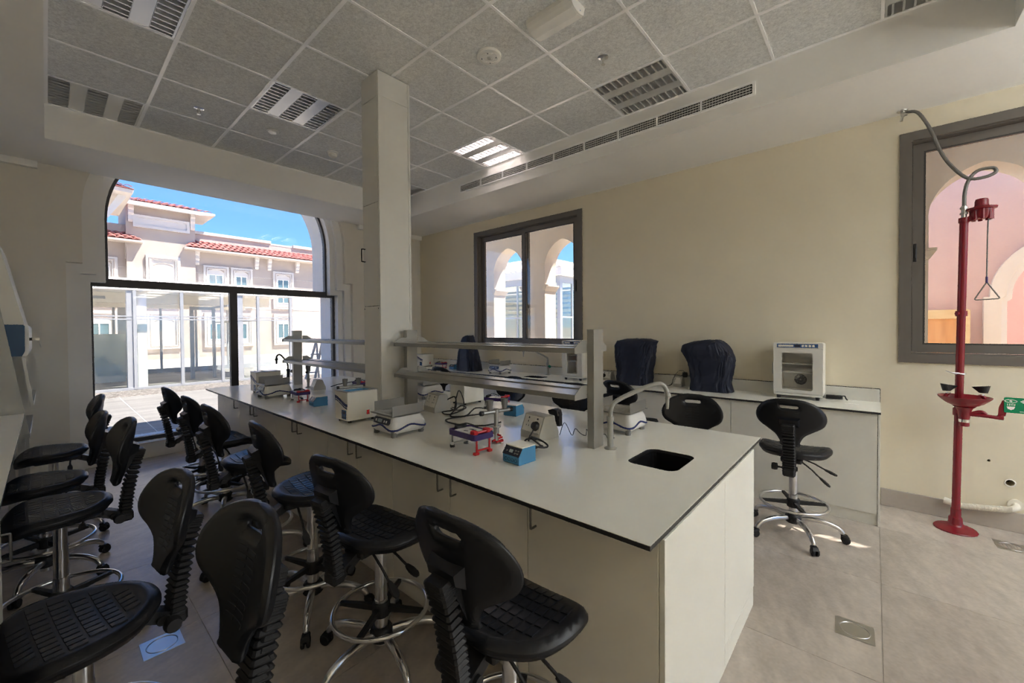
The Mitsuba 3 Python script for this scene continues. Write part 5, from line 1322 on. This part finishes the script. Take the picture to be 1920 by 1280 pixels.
t = thing('step_ladder', 'aluminium stepladder standing in the courtyard seen past the far shelf', 'ladder')
lx, ly = 4.10, 9.55
for s in (-0.12, 0.12):
    part(t, 'rail', hullpts([(lx + s * 0.6 + a, ly + b, 1.27) for a in (-0.022, 0.022) for b in (-0.015, 0.015)] + [(lx - 0.28 + s + a, ly + 0.1 + b, -0.02) for a in (-0.026, 0.026) for b in (-0.015, 0.015)]), 'mat_alu')
    part(t, 'rear_rail', hullpts([(lx + s * 0.5 + 0.03 + a, ly + 0.06 + b, 1.25) for a in (-0.016, 0.016) for b in (-0.015, 0.015)] + [(lx + 0.17 + s + a, ly + 0.1 + b, -0.02) for a in (-0.016, 0.016) for b in (-0.015, 0.015)]), 'mat_alu')
for k in range(5):
    f = 0.15 + 0.16 * k
    cx_ = lx - 0.28 * (1 - f)
    part(t, 'tread', bx(cx_ - 0.10, cx_ + 0.10, ly + 0.02, ly + 0.10, 1.27 * f - 0.012, 1.27 * f + 0.012), 'mat_alu')

# the building opposite with tiled eaves
fb = thing('courtyard_building', 'pale plaster building with red tiled eaves and a raised centre bay beyond the courtyard', 'building')
YFa = 30.8
part(fb, 'wall', bx(-6, 40, YFa, YFa + 6, -0.05, 7.38), 'mat_plaster')
part(fb, 'parapet', cat(bx(5.94, 10.1, YFa - 0.12, YFa + 0.5, 7.38, 7.56, 0.01), bx(11.5, 40, YFa - 0.12, YFa + 0.5, 7.30, 7.50, 0.01), bx(10.1, 11.5, YFa - 0.02, YFa + 0.5, 7.3, 7.42)), 'mat_facade_pale')
part(fb, 'tower', bx(2.93, 5.93, YFa - 0.06, YFa + 3, 7.0, 8.55), 'mat_plaster')
part(fb, 'tower_front', bx(2.93, 5.93, YFa - 0.35, YFa + 0.05, -0.05, 8.50), 'mat_plaster')
yt = YFa - 0.35
pn = part(fb, 'sign_panel', bx(3.24, 5.62, yt - 0.10, yt + 0.01, 7.30, 7.90), 'mat_facade_white')
part(pn, 'frame', prism(sbox(3.20, 7.26, 5.66, 7.94).difference(sbox(3.34, 7.40, 5.52, 7.80)), 'y', yt - 0.16, yt - 0.09), 'mat_facade_white')
part(fb, 'eave_board', prism([(2.72, 8.40), (2.72, 8.52), (6.78, 8.52), (6.78, 8.40), (6.1, 8.30), (3.0, 8.30)], 'y', yt - 0.75, yt - 0.70), 'mat_facade_pale')
part(fb, 'soffit', bx(2.72, 6.78, yt - 0.72, YFa + 2.0, 8.40, 8.45), 'mat_facade_pale')
def corbel(x, y, z1, h=0.95):
    p = [(y, z1), (y - 0.30, z1), (y - 0.30, z1 - 0.18), (y - 0.22, z1 - 0.26), (y - 0.24, z1 - 0.42), (y - 0.14, z1 - 0.55), (y - 0.16, z1 - h + 0.12), (y - 0.08, z1 - h), (y, z1 - h)]
    part(fb, 'corbel', prism(p, 'x', x - 0.11, x + 0.11), 'mat_facade_white')
corbel(3.13, yt, 8.40, 0.9)
corbel(5.80, yt, 8.40, 0.9)

# red barrel tiles: one little mesh, laid in rows up each slope
def tile_ply(w, L, th=0.09):
    n = 5
    prof = [(-w / 2 + w * k / n, 0.06 * math.sin(PI * k / n)) for k in range(n + 1)]
    v = []
    for (y, lift) in ((0, 0.035), (L * 1.12, 0.0)):
        v += [(a, y, b + lift) for (a, b) in prof]
        v += [(a, y, b + lift - 0.03) for (a, b) in prof]
    m = len(prof)
    f = []
    for k in range(n):
        f += [[k, k + 1, 2 * m + k + 1], [k, 2 * m + k + 1, 2 * m + k], [k, m + k, m + k + 1], [k, m + k + 1, k + 1]]
    return mikit.ply(trimesh.Trimesh(v, f, process=False), 'mat_roof_tile')
def roof(name, x0, x1, yf, zf, rows, run, rise, hipL, hipR, w=0.30, holder=None):
    """A tiled slope rising away from the eave line; hips cut its ends in by hipL, hipR per row."""
    L = math.hypot(run, rise)
    slope = math.degrees(math.atan2(rise, run))
    tp = tile_ply(w, L)
    h = part(fb, name, hullpts([(x0, yf + 0.02, zf - 0.03), (x1, yf + 0.02, zf - 0.03), (x0 + hipL * rows, yf + run * rows, zf + rise * rows - 0.03), (x1 - hipR * rows, yf + run * rows, zf + rise * rows - 0.03), (x0 + hipL * rows, yf + run * rows, zf - 0.04), (x1 - hipR * rows, yf + run * rows, zf - 0.04)]), 'mat_roof_tile')
    for r in range(rows):
        a, b = x0 + hipL * (r + 0.3), x1 - hipR * (r + 0.3)
        n = max(1, int((b - a) / w))
        for k in range(n):
            xx = a + (k + 0.5) * (b - a) / n
            part(h, 'tile', tp, to=T().translate([xx, yf + run * r, zf + rise * r]).rotate([1, 0, 0], slope))
    return h
roof('tower_roof', 2.78, 6.76, yt - 0.75, 8.52, 3, 0.42, 0.145, 0.25, 0.52)
roof('eave_roof', 5.40, 13.6, yt - 0.45, 6.45, 4, 0.22, 0.135, 0.14, 0.0)
roof('eave_roof', 0.6, 3.56, yt - 0.45, 6.50, 4, 0.22, 0.115, 0.0, 0.16)
for (a, b, zz) in ((5.36, 13.6, 6.45), (0.6, 3.58, 6.50)):
    part(fb, 'eave_board', bx(a, b, yt - 0.46, YFa, zz - 0.12, zz - 0.02), 'mat_facade_pale')
corbel(3.02, YFa, 6.38, 0.85)
corbel(6.05, YFa, 6.33, 0.8)
corbel(9.22, YFa, 6.33, 0.75)
corbel(9.98, YFa, 6.33, 0.75)
corbel(11.75, YFa, 6.33, 0.75)
def bay(x0, x1, z0, z1, win, y=YFa, blind=False):
    fr = part(fb, 'window_surround', prism(sbox(x0, z0, x1, z1).difference(sbox(x0 + 0.22, z0 + 0.2, x1 - 0.22, z1 - 0.22)), 'y', y - 0.14, y + 0.01), 'mat_facade_white')
    part(fr, 'panel', bx(x0 + 0.2, x1 - 0.2, y - 0.05, y + 0.01, z0 + 0.2, z1 - 0.2), 'mat_facade_white')
    part(fr, 'moulding', cat(prism(sbox(x0 + 0.12, z0 + 0.12, x1 - 0.12, z1 - 0.12).difference(sbox(x0 + 0.16, z0 + 0.16, x1 - 0.16, z1 - 0.16)), 'y', y - 0.17, y - 0.139)), 'mat_plaster')
    if not blind:
        a, b, c, d = win
        w = part(fb, 'window', prism(sbox(a, c, b, d).difference(sbox(a + 0.05, c + 0.05, (a + b) / 2 - 0.03, d - 0.05)).difference(sbox((a + b) / 2 + 0.03, c + 0.05, b - 0.05, d - 0.05)), 'y', y - 0.09, y - 0.03), 'mat_white_plastic')
        for (p, q) in ((a + 0.05, (a + b) / 2 - 0.03), ((a + b) / 2 + 0.03, b - 0.05)):
            part(w, 'pane', bx(p, q, y - 0.06, y - 0.055, c + 0.05, d - 0.05), 'mat_win_blue')
        part(fr, 'arch_moulding', tube([((a + b) / 2 + (b - a) * 0.6 * math.cos(q), y - 0.06, d + 0.12 + 0.22 * math.sin(q)) for q in np.linspace(0.3, PI - 0.3, 9)], 0.03, 5), 'mat_plaster')
    else:
        part(fr, 'arch_moulding', tube([((x0 + x1) / 2 + (x1 - x0) * 0.3 * math.cos(q), y - 0.06, z1 - 0.62 + 0.22 * math.sin(q)) for q in np.linspace(0.3, PI - 0.3, 9)], 0.03, 5), 'mat_plaster')
for (x0, x1, b) in ((6.36, 7.66, 0), (7.77, 8.97, 0), (10.2, 11.5, 0), (3.70, 5.20, 1), (1.2, 2.6, 0)):
    y = yt if b else YFa
    bay(x0, x1, 3.0, 5.55 if not b else 5.80, ((x0 + 0.25, x1 - 0.30, 3.4, 5.03)), y, bool(b))
    bay(x0, x1, 0.55, 2.66, ((x0 + 0.24, x1 - 0.34, 1.0, 2.02)), y, bool(b))
for zz in (4.55, 5.06, 2.95):
    part(fb, 'string_course', bx(-6, 40, YFa - 0.02, YFa + 0.01, zz - 0.015, zz + 0.015), 'mat_facade_pale')
part(fb, 'bollard', bx(5.62, 5.72, 28.9, 29.0, -0.05, 0.45), 'mat_alu')

# near corner tower at the left, only its sloping eave shows
tb = thing('corner_tower', 'nearer tower eave with red tiles at the left rim of the arched window', 'building')
part(tb, 'wall', hullpts([(x, y, z) for x in (-3.0, 1.2) for y in (24.5, 29) for z in (-0.05, 7.6)]), 'mat_plaster')
part(tb, 'soffit', hullpts([(-4, 23.5, 7.62), (2.62, 24.6, 7.62), (2.62, 30.0, 7.62), (-4, 30, 7.62), (-4, 23.5, 7.78), (2.66, 24.6, 7.78), (2.66, 30.0, 7.78), (-4, 30, 7.78)]), 'mat_facade_pale')
part(tb, 'brace', hullpts([(1.15, 25.2, 5.5), (1.25, 25.2, 5.5), (1.15, 25.5, 5.5), (2.5, 25.2, 7.62), (2.2, 25.2, 7.62), (2.5, 25.5, 7.62)]), 'mat_facade_white')
tr_ = part(tb, 'roof', hullpts([(-4, 23.4, 7.80), (2.66, 24.5, 7.80), (2.66, 30, 7.80), (-4, 30, 7.8), (-1.5, 26, 9.0), (-1.5, 28, 9.0)]), 'mat_roof_tile')
tp_ = tile_ply(0.30, 0.42)
for r in range(4):
    for k in range(7):
        part(tr_, 'tile', tp_, to=T().translate([2.45 - 0.5 * r - 0.32 * k, 24.47 + 0.42 * r - 0.05 * k, 7.85 + 0.12 * r]).rotate([1, 0, 0], 16))

# the arcade outside the right wall
XA = 7.4
YAR = (-30, 8.4)
C0, PITCH_A, HWA, ZA_SPR, ZA_CAP = 5.111, 1.59, 0.60, 2.90, 2.50
arw = sbox(-14, 0, 8.4, 4.45)
def arch_hole(c, hw, spr, off=0.0):
    body = sbox(c - hw - off, -1, c + hw + off, spr)
    R = hw * 1.02 + off
    return body.union(Point(c, spr).buffer(R, quad_segs=20).intersection(sbox(c - hw - off, spr - 0.01, c + hw + off, 9)))
for c in (C0, C0 + PITCH_A):
    hp_ = sbox(c - 0.475, -1, c + 0.475, 2.91).union(Point(c + 0.12, 2.91).buffer(0.6, quad_segs=20).intersection(Point(c - 0.12, 2.91).buffer(0.6, quad_segs=20)).intersection(sbox(c - 1, 2.9, c + 1, 5)))
    arw = arw.difference(hp_)
for c in (-0.985, -3.2):
    hw = 0.475
    hp_ = sbox(c - hw, -1, c + hw, 2.92).union(Point(c + 0.12, 2.92).buffer(0.6, quad_segs=20).intersection(Point(c - 0.12, 2.92).buffer(0.6, quad_segs=20)).intersection(sbox(c - 1, 2.9, c + 1, 5)))
    arw = arw.difference(hp_)
ar = thing('arcade', 'cream plaster arcade with pointed arches outside the right-hand windows', 'arcade')
part(ar, 'wall', prism(arw, 'x', XA, XA + 0.42), 'mat_arcade')
for c in (C0, C0 + PITCH_A, -0.985):
    for s in (-1, 1):
        y = c + s * 0.475
        part(ar, 'capital', hullpts([(x, yy, z) for (z, g) in ((2.50, 0.075), (2.535, 0.075)) for x in (XA - 0.04, XA + 0.46) for yy in (y - s * g, y + s * 0.05)] + [(x, yy, 2.40) for x in (XA - 0.01, XA + 0.43) for yy in (y - s * 0.01, y + s * 0.05)]), 'mat_arcade')
part(ar, 'roof', prism(sbox(5.08, -14, 7.85, 8.4).difference(sbox(5.555, -1.99, 5.625, -1.42)), 'z', 4.45, 4.50), 'mat_arcade')
part(ar, 'walk', bx(5.0, 9.6, -14, 8.4, -0.05, 0.0), 'mat_walk')

pk = thing('pink_wall', 'pink plaster wall with a cream arch surround beyond the arcade, seen through the right window', 'wall')
XP = 10.0
ca = -2.35
surr = sbox(-3.4, 0, -1.31, 2.0).union(Point(ca, 2.0).buffer(1.0, quad_segs=24)).intersection(sbox(-3.4, 0, -1.31, 4))
ihole = sbox(ca - 0.85, 0, ca + 0.85, 1.99)
inn = sbox(-3.2, -1, -1.50, 1.99).union(Point(ca, 2.0).buffer(0.80, quad_segs=24).intersection(sbox(-9, 1.98, 9, 9)))
pw = sbox(-9, 0, 2.2, 5.6).difference(inn)
part(pk, 'wall', prism(pw, 'x', XP, XP + 0.35), 'mat_pink')
sur = sbox(-3.39, 0, -1.314, 2.0).union(Point(ca, 2.02).buffer(0.97, quad_segs=24).intersection(sbox(-9, 1.99, 9, 9))).difference(inn)
part(pk, 'arch_surround', prism(sur, 'x', XP - 0.10, XP), 'mat_plaster_pale')
part(pk, 'arch_lining', prism(inn.difference(inn.buffer(-0.07)).intersection(sbox(-9, 0, 9, 9)), 'x', XP - 0.03, XP + 0.34), 'mat_plaster_white')
part(pk, 'recess_wall', bx(XP + 1.6, XP + 1.7, -5, 1.0, 0, 3.8), 'mat_pink')
part(pk, 'return_wall', bx(XP + 0.35, XP + 5.0, 1.9, 2.2, 0, 5.6), 'mat_pink')
hb = thing('plywood_hoarding', 'orange plywood board framed in pale timber in front of the pink wall', 'hoarding')
part(hb, 'sheet', bx(XP - 0.25, XP - 0.23, -1.08, 0.7, 0, 1.70), 'mat_wood')
part(hb, 'top_rail', bx(XP - 0.29, XP - 0.25, -1.13, 0.72, 1.66, 1.81, 0.004), 'mat_timber')
part(hb, 'side_rail', bx(XP - 0.285, XP - 0.245, -1.15, -1.08, 0, 1.80, 0.004), 'mat_timber')

# glazed pavilion beyond the arcade
gp = thing('glass_pavilion', 'glazed pavilion with a pale tiled hip roof beyond the arcade, seen through the sliding window', 'pavilion')
px0, py0 = 14.0, 9.80
part(gp, 'corner_post', bx(px0 - 0.08, px0 + 0.08, py0 - 0.08, py0 + 0.08, 0, 3.75), 'mat_alu')
part(gp, 'eave', cat(bx(px0 - 0.30, px0 - 0.1, py0 - 0.3, py0 + 9, 3.72, 4.02), bx(px0 - 0.3, px0 + 9, py0 - 0.3, py0 - 0.1, 3.72, 4.02)), 'mat_plaster_white')
part(gp, 'lintel', cat(bx(px0 - 0.05, px0 + 0.05, py0, py0 + 9, 3.45, 3.72), bx(px0, px0 + 9, py0 - 0.05, py0 + 0.05, 3.45, 3.72)), 'mat_alu')
part(gp, 'rail', cat(bx(px0 - 0.04, px0 + 0.04, py0, py0 + 9, 1.98, 2.05), bx(px0, px0 + 9, py0 - 0.04, py0 + 0.04, 1.98, 2.05)), 'mat_alu')
for k in range(1, 6):
    part(gp, 'mullion', bx(px0 - 0.04, px0 + 0.04, py0 + 1.15 * k - 0.03, py0 + 1.15 * k + 0.03, 0, 3.45), 'mat_alu')
    part(gp, 'mullion', bx(px0 + 0.9 * k - 0.03, px0 + 0.9 * k + 0.03, py0 - 0.04, py0 + 0.04, 0, 3.45), 'mat_alu')
part(gp, 'glazing', bx(px0 - 0.001, px0 + 0.001, py0 + 0.08, py0 + 9, 0, 3.45), 'mat_glass_tint')
part(gp, 'glazing', bx(px0 + 0.08, px0 + 9, py0 - 0.001, py0 + 0.001, 0, 3.45), 'mat_glass_tint')
rf = part(gp, 'roof', hullpts([(px0 - 0.3, py0 - 0.3, 4.02), (px0 + 9, py0 - 0.3, 4.02), (px0 - 0.3, py0 + 9, 4.02), (px0 + 9, py0 + 9, 4.02), (px0 + 3, py0 + 3, 5.2), (px0 + 6, py0 + 6, 5.2)]), 'mat_roof_pale')
tp2 = []
for r in range(9):
    for k in range(28 - 2 * r):
        y = py0 - 0.3 + 0.33 * (k + r)
        x = px0 - 0.32 + 0.33 * r
        zc = 4.04 + 0.118 * r
        tp2.append(hullpts([(x, y + 0.03, zc), (x, y + 0.25, zc), (x, y + 0.14, zc + 0.07), (x + 0.33, y + 0.05, zc + 0.09), (x + 0.33, y + 0.23, zc + 0.09), (x + 0.33, y + 0.14, zc + 0.15)]))
        tp2.append(hullpts([(px0 - 0.3 + (y - py0 + 0.3) + 0.03, py0 - 0.32 + 0.33 * r, zc), (px0 - 0.3 + (y - py0 + 0.3) + 0.25, py0 - 0.32 + 0.33 * r, zc), (px0 - 0.3 + (y - py0 + 0.3) + 0.14, py0 - 0.32 + 0.33 * r, zc + 0.07), (px0 - 0.3 + (y - py0 + 0.3) + 0.05, py0 + 0.01 + 0.33 * r, zc + 0.09), (px0 - 0.3 + (y - py0 + 0.3) + 0.23, py0 + 0.01 + 0.33 * r, zc + 0.09)]))
part(rf, 'tiles', cat(tp2), 'mat_roof_pale', kind='stuff')
part(gp, 'inner_steps', cat([bx(px0 + 1.4, px0 + 1.6, py0 + 0.5, py0 + 6, 2.2 + 0.22 * k, 2.28 + 0.22 * k) for k in range(6)]), 'mat_alu')
part(gp, 'inner_wall', bx(px0 + 3, px0 + 3.2, py0 + 0.5, py0 + 8, 0, 3.4), 'mat_plaster_pale')
